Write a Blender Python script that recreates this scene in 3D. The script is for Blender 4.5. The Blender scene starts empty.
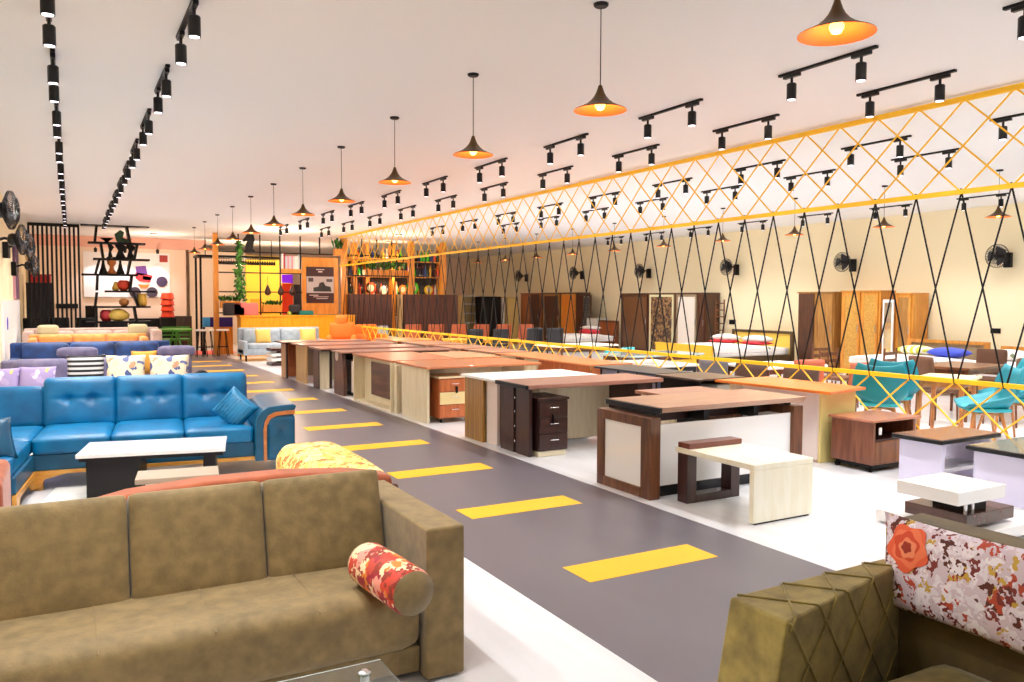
import bpy, bmesh, math, random
from mathutils import Vector, Matrix, Euler
random.seed(7)
D = bpy.data; SC = bpy.context.scene; COL = SC.collection
PI = math.pi; R = math.radians
# ------------------------------------------------------------ camera
EYE = 1.65; FPX = 805.4; YAW = 29.09; PIT = 2.87; ROL = 0.20
cam = D.cameras.new('camera'); cam.sensor_width = 36; cam.lens = FPX * 36 / 1024; cam.clip_end = 200
co = D.objects.new('camera', cam); COL.objects.link(co); SC.camera = co
CM = Matrix.Rotation(R(-YAW), 4, 'Z') @ Matrix.Rotation(R(90 - PIT), 4, 'X') @ Matrix.Rotation(R(ROL), 4, 'Z')
co.matrix_world = Matrix.Translation((0, 0, EYE)) @ CM
# ------------------------------------------------------------ world, exposure
w = D.worlds.new('world'); SC.world = w; w.use_nodes = True
w.node_tree.nodes['Background'].inputs[0].default_value = (1.0, .96, .93, 1)
w.node_tree.nodes['Background'].inputs[1].default_value = 1.0
SC.view_settings.view_transform = 'Standard'; SC.view_settings.look = 'None'
SC.view_settings.exposure = -0.14; SC.view_settings.gamma = 1; SC.view_settings.use_curve_mapping = False
SC.cycles.use_denoising = True; SC.cycles.max_bounces = 7; SC.cycles.diffuse_bounces = 5
SC.cycles.sample_clamp_indirect = 6; SC.cycles.caustics_reflective = False; SC.cycles.caustics_refractive = False
SPOT_W = 84.0; WARM = (1.0, .985, .97)

def ray(u, v):
    x = (u - 512) / FPX; y = (341 - v) / FPX
    return (CM.to_3x3() @ Vector((x, y, -1)))
def onz(u, v, z=0):
    r = ray(u, v); t = (z - EYE) / r.z; return Vector((r.x * t, r.y * t, z))
def onx(u, v, X):
    r = ray(u, v); t = X / r.x; return Vector((X, r.y * t, EYE + r.z * t))
def ony(u, v, Y):
    r = ray(u, v); t = Y / r.y; return Vector((r.x * t, Y, EYE + r.z * t))
# ------------------------------------------------------------ materials
MC = {}
def lin(c):
    if isinstance(c, str):
        c = [int(c[i:i + 2], 16) / 255 for i in (0, 2, 4)]
        c = [(x / 12.92 if x < .04045 else ((x + .055) / 1.055) ** 2.4) for x in c]
    return (c[0], c[1], c[2], 1)
def base_mat(name):
    m = D.materials.new(name); m.use_nodes = True
    nt = m.node_tree; return m, nt, nt.nodes['Principled BSDF']
def plain(c, rough=.5, metal=0, coat=0, emit=0, alpha=1, trans=0, spec=.5):
    k = ('p', c, rough, metal, coat, emit, alpha, trans, spec)
    if k in MC: return MC[k]
    m, nt, b = base_mat('plain_' + str(len(MC)))
    b.inputs['Base Color'].default_value = lin(c); b.inputs['Roughness'].default_value = rough
    b.inputs['Metallic'].default_value = metal; b.inputs['Coat Weight'].default_value = coat
    b.inputs['Specular IOR Level'].default_value = spec
    b.inputs['Transmission Weight'].default_value = trans
    if emit:
        b.inputs['Emission Color'].default_value = lin(c); b.inputs['Emission Strength'].default_value = emit
    MC[k] = m; return m
def coords(nt, scale, kind='Object', rot=(0, 0, 0)):
    tc = nt.nodes.new('ShaderNodeTexCoord'); mp = nt.nodes.new('ShaderNodeMapping')
    mp.inputs['Scale'].default_value = scale; mp.inputs['Rotation'].default_value = rot
    nt.links.new(tc.outputs[kind], mp.inputs[0]); return mp.outputs[0]
def ramp(nt, fac, stops, interp='LINEAR'):
    r = nt.nodes.new('ShaderNodeValToRGB'); e = r.color_ramp.elements; r.color_ramp.interpolation = interp
    while len(e) < len(stops): e.new(.5)
    for i, (p, c) in enumerate(stops): e[i].position = p; e[i].color = lin(c)
    nt.links.new(fac, r.inputs[0]); return r.outputs[0]
def wood(c1, c2, scale=(18, 18, 1.2), rough=.35, coat=.15, bands=1.0):
    k = ('w', c1, c2, scale, rough, coat)
    if k in MC: return MC[k]
    m, nt, b = base_mat('wood_' + str(len(MC)))
    v = coords(nt, scale)
    n = nt.nodes.new('ShaderNodeTexNoise'); n.inputs['Scale'].default_value = 1.6; n.inputs['Detail'].default_value = 5
    n.inputs['Distortion'].default_value = .6; nt.links.new(v, n.inputs['Vector'])
    nt.links.new(ramp(nt, n.outputs[0], [(.32, c1), (.68, c2)]), b.inputs['Base Color'])
    b.inputs['Roughness'].default_value = rough; b.inputs['Coat Weight'].default_value = coat
    MC[k] = m; return m
def fabric(c1, c2, scale=14, rough=.85, bump=.25, sheen=.2, grain=180):
    k = ('f', c1, c2, scale, rough, bump)
    if k in MC: return MC[k]
    m, nt, b = base_mat('fabric_' + str(len(MC)))
    v = coords(nt, (1, 1, 1))
    n = nt.nodes.new('ShaderNodeTexNoise'); n.inputs['Scale'].default_value = scale; n.inputs['Detail'].default_value = 6
    nt.links.new(v, n.inputs['Vector'])
    nt.links.new(ramp(nt, n.outputs[0], [(.3, c1), (.7, c2)]), b.inputs['Base Color'])
    g = nt.nodes.new('ShaderNodeTexNoise'); g.inputs['Scale'].default_value = grain; nt.links.new(v, g.inputs['Vector'])
    bp = nt.nodes.new('ShaderNodeBump'); bp.inputs['Strength'].default_value = bump; bp.inputs['Distance'].default_value = .004
    nt.links.new(g.outputs[0], bp.inputs['Height']); nt.links.new(bp.outputs[0], b.inputs['Normal'])
    b.inputs['Roughness'].default_value = rough; b.inputs['Sheen Weight'].default_value = sheen
    MC[k] = m; return m
def floral(stops, scale=9, ground=None, rough=.7, kind='Object'):
    k = ('fl', tuple(stops), scale, ground)
    if k in MC: return MC[k]
    m, nt, b = base_mat('floral_' + str(len(MC)))
    v = coords(nt, (1, 1, 1), kind)
    n = nt.nodes.new('ShaderNodeTexNoise'); n.inputs['Scale'].default_value = scale; n.inputs['Detail'].default_value = 2
    mx = nt.nodes.new('ShaderNodeMix'); mx.data_type = 'VECTOR'; mx.inputs[0].default_value = .12
    nt.links.new(v, n.inputs['Vector']); nt.links.new(v, mx.inputs[4]); nt.links.new(n.outputs[1], mx.inputs[5])
    vo = nt.nodes.new('ShaderNodeTexVoronoi'); vo.inputs['Scale'].default_value = scale; nt.links.new(mx.outputs[1], vo.inputs['Vector'])
    sep = nt.nodes.new('ShaderNodeSeparateColor'); nt.links.new(vo.outputs['Color'], sep.inputs[0])
    col = ramp(nt, sep.outputs[0], stops, 'CONSTANT')
    if ground:
        lt = nt.nodes.new('ShaderNodeMath'); lt.operation = 'LESS_THAN'; lt.inputs[1].default_value = ground[1]
        nt.links.new(vo.outputs['Distance'], lt.inputs[0])
        mc = nt.nodes.new('ShaderNodeMix'); mc.data_type = 'RGBA'; nt.links.new(lt.outputs[0], mc.inputs[0])
        mc.inputs[6].default_value = lin(ground[0]); nt.links.new(col, mc.inputs[7]); col = mc.outputs[2]
    nt.links.new(col, b.inputs['Base Color']); b.inputs['Roughness'].default_value = rough
    MC[k] = m; return m
def stripes(c1, c2, n, axis='Z', rough=.8):
    m, nt, b = base_mat('stripes_' + str(len(MC))); MC[m.name] = m
    v = coords(nt, (1, 1, 1)); sp = nt.nodes.new('ShaderNodeSeparateXYZ'); nt.links.new(v, sp.inputs[0])
    mu = nt.nodes.new('ShaderNodeMath'); mu.operation = 'MULTIPLY'; mu.inputs[1].default_value = n; nt.links.new(sp.outputs[axis], mu.inputs[0])
    fr = nt.nodes.new('ShaderNodeMath'); fr.operation = 'FRACT'; nt.links.new(mu.outputs[0], fr.inputs[0])
    nt.links.new(ramp(nt, fr.outputs[0], [(0, c1), (.5, c2)], 'CONSTANT'), b.inputs['Base Color'])
    b.inputs['Roughness'].default_value = rough; return m
def glass():
    return plain('e6f2ea', .03, trans=1.0)
BLACK = plain('08070a', .5, spec=.3); BLK2 = plain('0c0b0f', .35, spec=.4); YEL = plain('f0b41e', .45); CHROME = plain('d8d8dc', .2, 1)
WHITE = plain('f4f3f0', .3); GLOSSW = plain('f2f0ee', .12, coat=.4); CREAM = plain('e9e0c2', .35)
# ------------------------------------------------------------ mesh builder
class MB:
    def __init__(s): s.bm = bmesh.new()
    def _x(s, vs, M):
        if M is not None: bmesh.ops.transform(s.bm, matrix=M, verts=vs)
        return s
    def box(s, x0, x1, y0, y1, z0, z1, M=None):
        vs = [s.bm.verts.new(p) for p in [(x0, y0, z0), (x1, y0, z0), (x1, y1, z0), (x0, y1, z0), (x0, y0, z1), (x1, y0, z1), (x1, y1, z1), (x0, y1, z1)]]
        for f in [(0, 3, 2, 1), (4, 5, 6, 7), (0, 1, 5, 4), (1, 2, 6, 5), (2, 3, 7, 6), (3, 0, 4, 7)]: s.bm.faces.new([vs[i] for i in f])
        return s._x(vs, M)
    def prism(s, pts, a0, a1, axis='Y', M=None):
        def P(p, a): return {'Y': (p[0], a, p[1]), 'X': (a, p[0], p[1]), 'Z': (p[0], p[1], a)}[axis]
        A = [s.bm.verts.new(P(p, a0)) for p in pts]; B = [s.bm.verts.new(P(p, a1)) for p in pts]
        n = len(pts); s.bm.faces.new(A); s.bm.faces.new(B[::-1])
        for i in range(n): s.bm.faces.new([A[i], B[i], B[(i + 1) % n], A[(i + 1) % n]])
        s._x(A + B, M); bmesh.ops.recalc_face_normals(s.bm, faces=s.bm.faces[:]); return s
    def tube(s, pts, r, seg=8, closed=False):
        pts = [Vector(p) for p in pts]; rings = []; n = len(pts); up = None
        rr = r if isinstance(r, (list, tuple)) else [r] * n
        for i, p in enumerate(pts):
            a = pts[i - 1] if (i or closed) else p; b = pts[(i + 1) % n] if (i < n - 1 or closed) else p
            d = (b - a).normalized()
            if up is None:
                up = Vector((0, 0, 1)) if abs(d.z) < .9 else Vector((1, 0, 0))
            u = d.cross(up).normalized(); v = u.cross(d).normalized(); up = v
            rings.append([s.bm.verts.new(p + (u * math.cos(2 * PI * k / seg) + v * math.sin(2 * PI * k / seg)) * rr[i]) for k in range(seg)])
        for i in range(n if closed else n - 1):
            A, B = rings[i], rings[(i + 1) % n]
            for k in range(seg): s.bm.faces.new([A[k], A[(k + 1) % seg], B[(k + 1) % seg], B[k]])
        if not closed:
            s.bm.faces.new(rings[0][::-1]); s.bm.faces.new(rings[-1])
        return s
    def lathe(s, prof, seg=20, M=None):
        rings = []; allv = []
        for (r, z) in prof:
            ring = [s.bm.verts.new((r * math.cos(2 * PI * k / seg), r * math.sin(2 * PI * k / seg), z)) for k in range(seg)]
            rings.append(ring); allv += ring
        for A, B in zip(rings, rings[1:]):
            for k in range(seg): s.bm.faces.new([A[k], A[(k + 1) % seg], B[(k + 1) % seg], B[k]])
        s.bm.faces.new(rings[0][::-1]); s.bm.faces.new(rings[-1])
        return s._x(allv, M)
    def soft(s, wx, wy, wz, r=.05, puff=.02, n=10, dimples=(), M=None, axis='z', crease=None):
        """rounded cushion centred at the origin; puff swells the two faces along `axis`; dimples are (u,v,depth) pulled into them"""
        b2 = bmesh.new(); bmesh.ops.create_cube(b2, size=2); bmesh.ops.subdivide_edges(b2, edges=b2.edges[:], cuts=n, use_grid_fill=True)
        h = Vector((wx / 2, wy / 2, wz / 2)); r = min(r, min(h) * .98)
        ai = 'xyz'.index(axis); o = [i for i in range(3) if i != ai]
        for v in b2.verts:
            q = v.co.copy(); p = Vector([q[i] * h[i] for i in range(3)])
            c = Vector([max(-h[i] + r, min(h[i] - r, p[i])) for i in range(3)]); d = p - c
            # spread grid: keep corner verts on the rounded shell
            dn = Vector([(q[i] * 1.0 if abs(p[i]) > h[i] - r - 1e-6 else 0) * (abs(p[i]) - (h[i] - r)) / r if abs(p[i]) > h[i] - r else 0 for i in range(3)])
            if max(abs(x) for x in q) > .999 and d.length > 1e-6:
                p = c + d.normalized() * r
            U, V = q[o[0]], q[o[1]]
            k = max(0, 1 - U ** 4) * max(0, 1 - V ** 4)
            dz = puff * k
            for (du, dv, dd) in dimples: dz -= dd * math.exp(-(((U - du) * h[o[0]]) ** 2 + ((V - dv) * h[o[1]]) ** 2) / .0016) + dd * .35 * math.exp(-(((U - du) * h[o[0]]) ** 2 + ((V - dv) * h[o[1]]) ** 2) / .012)
            if crease is not None: dz -= .012 * math.exp(-(((V - crease) * h[o[1]]) ** 2) / .0003) * k
            p[ai] += dz * (1 if q[ai] > .3 else (-1 if q[ai] < -.3 else q[ai]))
            v.co = p
        if M is not None: bmesh.ops.transform(b2, matrix=M, verts=b2.verts[:])
        me = D.meshes.new('t'); b2.to_mesh(me); b2.free(); s.bm.from_mesh(me); D.meshes.remove(me); return s
    def pillow(s, w, h, t, n=14, M=None, pinch=.12):
        """thin-edged scatter cushion in the XZ plane, thickness along Y"""
        G = {}
        for sd in (1, -1):
            for i in range(n + 1):
                for j in range(n + 1):
                    u = 2 * i / n - 1; v = 2 * j / n - 1
                    if sd == -1 and (i in (0, n) or j in (0, n)): G[(sd, i, j)] = G[(1, i, j)]; continue
                    x = u * w / 2 * (1 - pinch * (1 - v * v) * abs(u) ** 3 * .5); z = v * h / 2 * (1 - pinch * (1 - u * u) * abs(v) ** 3 * .5)
                    y = sd * t / 2 * ((1 - u ** 2) * (1 - v ** 2)) ** .42
                    G[(sd, i, j)] = s.bm.verts.new((x, y, z))
        vs = list({v for v in G.values()})
        for sd in (1, -1):
            for i in range(n):
                for j in range(n):
                    f = [G[(sd, i, j)], G[(sd, i + 1, j)], G[(sd, i + 1, j + 1)], G[(sd, i, j + 1)]]
                    s.bm.faces.new(f if sd == -1 else f[::-1])
        return s._x(vs, M)
    def build(s, name, mat, parent=None, smooth=False, bevel=0, seg=2, loc=None, rz=0, label=None):
        me = D.meshes.new(name); bmesh.ops.recalc_face_normals(s.bm, faces=s.bm.faces[:]); s.bm.to_mesh(me); s.bm.free()
        me.materials.append(mat); o = D.objects.new(name, me); COL.objects.link(o)
        if smooth:
            for p in me.polygons: p.use_smooth = True
        if bevel:
            b = o.modifiers.new('bevel', 'BEVEL'); b.width = bevel; b.segments = seg; b.limit_method = 'ANGLE'
            if seg > 2: 
                for p in me.polygons: p.use_smooth = True
                wn = o.modifiers.new('wn', 'WEIGHTED_NORMAL'); wn.keep_sharp = True
        if parent is not None: o.parent = parent
        if loc is not None: o.location = loc
        o.rotation_euler.z = rz
        if label: o['label'] = label
        return o
def tag(o, label, cat, group=None, kind=None):
    o['label'] = label; o['category'] = cat
    if group: o['group'] = group
    if kind: o['kind'] = kind
    return o
def thing(name, label, cat, loc=(0, 0, 0), rz=0, group=None):
    o = D.objects.new(name, None); COL.objects.link(o); o.location = loc; o.rotation_euler.z = rz; o.empty_display_size = .1
    return tag(o, label, cat, group)
def struct(o): o['kind'] = 'structure'; return o
def copy_tree(o, parent=None):
    c = o.copy(); COL.objects.link(c)
    if parent is not None: c.parent = parent
    for ch in list(o.children): copy_tree(ch, c)
    return c
ORD = ['nearest', 'second', 'third', 'fourth', 'fifth', 'sixth', 'seventh', 'eighth', 'ninth', 'tenth', 'eleventh', 'twelfth', 'thirteenth', 'fourteenth', 'fifteenth', 'sixteenth']
def T(x=0, y=0, z=0, rx=0, ry=0, rz=0): return Matrix.Translation((x, y, z)) @ Euler((R(rx), R(ry), R(rz))).to_matrix().to_4x4()

# ------------------------------------------------------------ setting
CZ = 3.62; WR = 16.6; WL = -.98; WB = 34.0; YF = -5.0
def floor_mat(c1, c2, sx, sy, rough, line):
    m, nt, b = base_mat('floor_' + c1)
    v = coords(nt, (sx, sy, 1))
    n = nt.nodes.new('ShaderNodeTexNoise'); n.inputs['Scale'].default_value = 1; n.inputs['Detail'].default_value = 6; nt.links.new(v, n.inputs[0])
    nt.links.new(ramp(nt, n.outputs[0], [(.3, c1), (.7, c2)]), b.inputs['Base Color']); b.inputs['Roughness'].default_value = rough
    return m
struct(MB().box(WL, WR, YF, WB, -.1, 0).build('floor', floor_mat('d9dade', 'e9eaee', 6, .8, .22, 1)))
struct(MB().box(2.22, 4.10, YF, 26.5, 0, .003).build('floor_aisle', floor_mat('605a62', '6c666e', 1.2, .5, .34, 0)))
CEIL = plain('f2f3f5', .9, spec=.2)
struct(MB().box(WL - .2, WR + .2, YF, WB + .2, CZ, CZ + .1).build('ceiling', CEIL))
WALLM = plain('f8edca', .85, spec=.2)
struct(MB().box(WR, WR + .2, YF, WB, 0, CZ).build('wall_right', WALLM))
struct(MB().box(WL - .2, WL, YF, WB, 0, CZ).build('wall_left', plain('f0e2bd', .85, spec=.2)))
struct(MB().box(WL - .2, WR + .2, WB, WB + .2, 0, CZ).build('wall_back', plain('f3dcc8', .85, spec=.2)))
# yellow stripes on the aisle
for i in range(-1, 13):
    y = 3.83 + 1.555 * i
    o = MB().box(2.66, 3.66, y, y + .30, .003, .0045).build('floor_stripe', plain('fdbc04', .55))
    nm = ['first', 'second', 'third', 'fourth', 'fifth', 'sixth', 'seventh', 'eighth', 'ninth', 'tenth', 'eleventh', 'twelfth', 'thirteenth', 'fourteenth'][i] if i >= 0 else 'out of frame'
    if i < 0: o['kind'] = 'thing'
    tag(o, ('yellow bar painted across the grey aisle, %s from the front' % nm) if i >= 0 else 'yellow bar painted across the grey aisle beside the camera', 'floor marking', 'yellow aisle stripes')

# ------------------------------------------------------------ ceiling track lights
def spot_light(parent, loc, power, size=R(135), col=WARM, blend=.9, radius=.04):
    l = D.lights.new('spot', 'SPOT'); l.energy = power; l.spot_size = size; l.spot_blend = blend; l.color = col; l.shadow_soft_size = radius
    o = D.objects.new('spot', l); COL.objects.link(o); o.parent = parent; o.location = loc; return o
LENS = plain('fff4ff', .4, emit=3.0)
def make_track(L=.97, power=1.0):
    t = thing('track_light', 'x', 'track light')
    MB().box(-.018, .018, -L / 2, L / 2, -.022, 0).build('rail', BLACK, t, bevel=.003)
    for y in (-L / 2 + .14, L / 2 - .14):
        MB().box(-.019, .019, y - .085, y + .085, -.052, -.0225).build('adapter', BLK2, t, bevel=.004)
        h = MB().lathe([(.012, -.100), (.012, -.052)], 10, T(0, y, 0)).lathe([(.036, -.235), (.041, -.24), (.041, -.108), (.034, -.10)], 18, T(0, y, 0)).build('lamp_head', BLK2, t, smooth=False)
        MB().lathe([(.033, -.2405), (.033, -.232)], 16, T(0, y, 0)).build('lens', LENS, h)
        spot_light(t, (0, y, -.25), SPOT_W * power)
    return t
track0 = make_track(); track1 = make_track(.97, 1.35); used = set()
def track(x, y, label, group, pr=None):
    pr = pr or track0
    t = pr if pr.name not in used else copy_tree(pr); used.add(pr.name)
    t.location = (x, y, CZ); t['label'] = label; t['group'] = group
G1 = 'short ceiling tracks of twin spotlights'
rows = [(5.50, 4.62, 'row just right of the aisle pendants', -1, 10), (6.64, 4.71, 'second row right of the aisle pendants', -1, 10),
        (8.78, 4.7, 'third row, seen through the yellow truss', -1, 9), (10.05, 4.9, 'fourth row, seen through the yellow truss', -1, 8),
        (14.9, 5.1, 'row nearest the right wall', 0, 9)]
for x, y0, nm, a, b in rows:
    for k in range(a, b):
        sp = 1.9
        track(x - (.04 * k if x < 7 else 0), y0 + sp * k, 'black twin spotlight track, %s in the %s' % (ORD[k - a], nm), G1, track1 if x > 8 else None)
for x, nm in ((-.06, 'row along the left wall'), (.78, 'second row from the left wall')):
    for k in range(-1, 11):
        track(x + .013 * k, 4.32 + 1.78 * k, 'black twin spotlight track, %s in the %s' % (ORD[k + 1], nm), G1)
# ------------------------------------------------------------ pendants
SHADE_IN = plain('c8641c', .5, .1)
def make_pendant2():
    t = thing('pendant_lamp', 'x', 'pendant lamp'); seg = 28
    MB().lathe([(.040, -.022), (.050, -.012), (.050, 0)], 20).build('canopy', BLACK, t)
    MB().tube([(0, 0, -.03), (0, 0, -.54)], .0035, 6).build('cord', BLACK, t)
    def shell(prof, name, mat, dr):
        b = MB(); rings = []
        for (r, z) in prof: rings.append([b.bm.verts.new((r * math.cos(2 * PI * k / seg), r * math.sin(2 * PI * k / seg), z)) for k in range(seg)])
        for A, B in zip(rings, rings[1:]):
            for k in range(seg): b.bm.faces.new([A[k], A[(k + 1) % seg], B[(k + 1) % seg], B[k]])
        return b.build(name, mat, t, smooth=True)
    shell([(.178, -.700), (.176, -.696), (.14, -.680), (.098, -.659), (.064, -.634), (.042, -.608), (.028, -.582), (.019, -.556), (.012, -.535)], 'lamp_shade', plain('5a4020', .4, .6), 0)
    shell([(.178, -.7005), (.175, -.6995), (.138, -.684), (.095, -.663), (.060, -.638), (.038, -.612), (.024, -.586), (.010, -.56)], 'shade_lining', SHADE_IN, 0)
    MB().lathe([(.001, -.700), (.022, -.694), (.034, -.674), (.034, -.658), (.022, -.636), (.014, -.62), (.014, -.57)], 14).build('bulb', plain('ffc860', .4, emit=6), t, smooth=True)
    l = D.lights.new('bulb_light', 'POINT'); l.energy = 5; l.color = (1, .62, .3); l.shadow_soft_size = .04
    o = D.objects.new('bulb_light', l); COL.objects.link(o); o.parent = t; o.location = (0, 0, -.735)
    return t
p0 = make_pendant2()
for k in range(-1, 11):
    t = p0 if k == -1 else copy_tree(p0); t.location = (3.16 + (.08 if k < 0 else 0), 4.48 + 1.91 * k + (.09 if k < 0 else 0), CZ)
    t['label'] = 'black flared pendant lamp over the grey aisle, %s from the front' % ORD[k + 1]; t['group'] = 'pendants over the aisle'
for k in range(10):
    t = copy_tree(p0); t.location = (12.22, 7.05 + 1.92 * k, CZ)
    t['label'] = 'black flared pendant lamp beyond the yellow truss, %s from the front' % ORD[k]; t['group'] = 'pendants over the bedroom side'

# ------------------------------------------------------------ yellow truss, cords, lower lattice
XL = 7.5; S = .466; Y0 = 4.215; K0, K1 = -5, 43
zt, zl, zb, zf = 3.575, 2.70, .89, .05
YT = plain('ffc81e', .5)
tr = thing('lattice_truss', 'yellow diamond lattice truss hanging under the ceiling', 'truss', (XL, Y0, 0))
MB().box(-.022, .022, (K0 - .5) * S, (K1 + .5) * S, zt - .025, zt + .025).build('top_rail', YT, tr)
MB().box(-.022, .022, (K0 - .5) * S, (K1 + .5) * S, zl - .022, zl + .022).build('bottom_rail', YT, tr)
MB().box(-.01, .01, K0 * S, K0 * S + .02, zt + .02, CZ).box(-.01, .01, K1 * S - .02, K1 * S, zt + .02, CZ).box(-.01, .01, 15 * S - .02, 15 * S, zt + .02, CZ).build('hanger', YT, tr)
cs = thing('cord_screen', 'black cords crossing between yellow truss and yellow lattice fence', 'cord screen', (XL, Y0, 0))
lf = thing('lattice_fence', 'low yellow diamond lattice fence behind the desks and coffee tables', 'fence', (XL, Y0, 0))
MB().box(-.02, .02, (K0 - .5) * S, (K1 + .5) * S, zb - .022, zb + .022).build('top_rail', YT, lf)
MB().box(-.02, .02, (K0 - .5) * S, (K1 + .5) * S, 0, .06).build('bottom_rail', YT, lf)
for k in range(K0, K1):
    for sg in (1, -1):
        if K0 <= k + 2 * sg <= K1:
            MB().tube([(.008 * sg, k * S, zt), (.008 * sg, (k + 2 * sg) * S, zl)], .0085, 6).build('lattice_bar', YT, tr)
            MB().tube([(.008 * sg, k * S, zb), (.008 * sg, (k + 2 * sg) * S, .06)], .0085, 6).build('lattice_bar', YT, lf)
        if K0 <= k + sg <= K1:
            MB().tube([(.014 * sg, k * S, zl + .03), (.004 * sg, (k + sg * .5) * S, (zl + zb) / 2), (.014 * sg, (k + sg) * S, zb - .03)], .0092, 6).build('cord', BLACK, cs)

# ------------------------------------------------------------ sofas, left side
OLV = fabric('6c5933', '897246', 16, .7, .4, grain=120); OLVD = fabric('3a3016', '4c4020', 16, .75, .35)
# front olive sofa
s = thing('olive_sofa', 'long olive suede three seat sofa in the left foreground', 'sofa', (0, 0, 0))
MB().box(-1.02, 1.33, 3.2, 4.12, .03, .15).build('base', OLV, s, bevel=.015, seg=3)
m = MB(); d = [(u, v, .012) for u in (-.75, -.45, -.15, .15, .45, .75) for v in (-.35, .25)]
m.soft(2.35, .92, .265, .07, .012, 26, d, T(.155, 3.62, .272)).build('seat', OLV, s, smooth=True)
for x in (-.72, -.32, .08, .48, .88): MB().tube([(x, 3.17, .385), (x, 3.25, .410), (x, 3.4, .417), (x, 3.6, .417)], .0030, 5).build('seam', OLV, s)
for x0, x1 in ((.775, 1.325), (.22, .77), (-.335, .215), (-.89, -.34)):
    MB().soft((x1 - x0), .13, .47, .022, .014, 16, (), T((x0 + x1) / 2, 3.72, .588, -15), 'y').build('back_cushion', OLV, s, smooth=True)
MB().box(-1.02, 1.33, 3.90, 4.13, .06, .66).build('back_frame', OLV, s, bevel=.02, seg=3)
MB().box(1.335, 1.515, 3.14, 4.15, .01, .672).build('arm', OLV, s, bevel=.014, seg=3)
MB().box(-1.2 + .25, -1.02 + .25 - .08, 3.14, 4.15, .05, .672).bm.free()
for x in (-.85, 1.2):
    for y in (3.3, 4.05): MB().box(x - .03, x + .03, y - .03, y + .03, 0, .06).build('leg', BLACK, s)
# bolster
BOL = floral([(0, 'c83a28'), (.2, 'e8c8a0'), (.34, '982030'), (.52, 'e09080'), (.66, '8a2c1c'), (.82, 'd87828'), (.92, 'b84030')], 22)
pa, pb = Vector((1.17, 3.90, 0)), Vector((1.235, 3.36, 0))
b = thing('bolster_cushion', 'red floral bolster with olive ends leaning on the olive sofa arm', 'bolster cushion', (1.155, 3.12, .503), R(5), None)
def cyl_y(L, r): return [(r * .55, -L / 2 - .004), (r * .9, -L / 2), (r, -L / 2 + .02), (r * 1.01, 0), (r, L / 2 - .02), (r * .9, L / 2), (r * .55, L / 2 + .004)]
MB().lathe([(.088, -.22), (.094, -.20), (.096, 0), (.094, .20), (.088, .22)], 28, T(0, 0, 0, 90)).build('cover', BOL, b, smooth=True)
MB().lathe([(.004, -.012), (.05, -.012), (.085, -.004), (.0885, .004), (.02, .006)], 28, T(0, -.222, 0, -90, 0, 0) @ Matrix.Scale(-1, 4, (0, 0, 1))).build('end_cap', OLV, b, smooth=True)
MB().lathe([(.004, -.012), (.05, -.012), (.085, -.004), (.0885, .004), (.02, .006)], 28, T(0, .222, 0, -90)).build('end_cap', OLV, b, smooth=True)
# orange sofa back to back with it
ORG = fabric('8e4220', 'a85630', 9, .8, .3)
YFL = floral([(0, 'f0d070'), (.3, 'f6e6a0'), (.5, 'd8883c'), (.62, 'f2dc88'), (.8, 'e0b850'), (.93, 'c8602c')], 26)
s = thing('terracotta_sofa', 'terracotta sofa standing back to back with the olive sofa', 'sofa', (0, 0, 0))
pts = [(-.08, .05), (1.6, .05), (1.6, .665), (1.35, .71), (1.0, .735), (.6, .735), (.25, .71), (-.08, .64)]
MB().prism(pts, 4.24, 4.42).build('back', ORG, s, bevel=.03, seg=3)
MB().box(.02, 1.3, 4.42, 5.2, .08, .40).build('seat', ORG, s, bevel=.03, seg=3)
for x in (.1, 1.55):
    for y in (4.35, 5.1): MB().box(x - .03, x + .03, y - .03, y + .03, 0, .09).build('leg', BLACK, s)
MB().soft(.44, 1.2, .26, .10, .03, 12, (), T(1.46, 5.02, .52)).build('arm_pad', YFL, s, smooth=True, label='yellow floral padded arm')
MB().box(1.3, 1.6, 4.44, 5.5, .08, .42).build('arm_base', ORG, s, bevel=.03, seg=3)
MB().box(1.60, 1.66, 4.30, 4.44, .35, .60).build('arm_trim', plain('4a1c10', .3), s, bevel=.02, seg=3)
# orange armchair at the left edge
s = thing('rust_armchair', 'rust suede armchair at the left edge beside the blue sectional', 'armchair', (0, 0, 0))
MB().box(-.52, -.33, 5.45, 6.25, .05, .60).build('arm', ORG, s, bevel=.05, seg=4)
MB().box(-.90, -.52, 5.5, 6.2, .05, .42).build('seat', ORG, s, bevel=.05, seg=4)
MB().soft(.24, .5, .22, .09, .02, 8, (), T(-.43, 5.28, .28)).build('arm_front', ORG, s, smooth=True)
MB().box(-.90, -.5, 6.1, 6.3, .05, .68).build('back', ORG, s, bevel=.05, seg=4)
# blue sectional
BLU = plain('0569a8', .32, coat=.1); 
def leather(c1, c2):
    m = fabric(c1, c2, 5, .36, .12, 0, 60); m.node_tree.nodes['Principled BSDF'].inputs['Sheen Weight'].default_value = 0; return m
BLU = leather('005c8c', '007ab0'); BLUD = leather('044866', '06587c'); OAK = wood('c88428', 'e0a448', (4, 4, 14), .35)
s = thing('blue_sectional_sofa', 'bright blue leather sectional sofa with tufted back and oak trim', 'sofa', (.70, 8.12, 0), R(-6))
SX0, SX1 = -.95, .88; SW = (SX1 - SX0) / 3
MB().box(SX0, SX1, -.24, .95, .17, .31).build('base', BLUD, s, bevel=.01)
for i in range(3):
    x0 = SX0 + SW * i; x1 = x0 + SW
    MB().soft(x1 - x0 - .002, .90, .15, .035, .014, 12, (), T((x0 + x1) / 2, .19, .378)).build('seat_cushion', BLU, s, smooth=True)
    MB().soft(x1 - x0 + .03, .24, .50, .055, .035, 26, [(-.33, .12, .04), (.33, .12, .04)], T((x0 + x1) / 2 + .0, .74, .635, -10), 'y', crease=.14).build('back_cushion', BLU, s, smooth=True)
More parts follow.
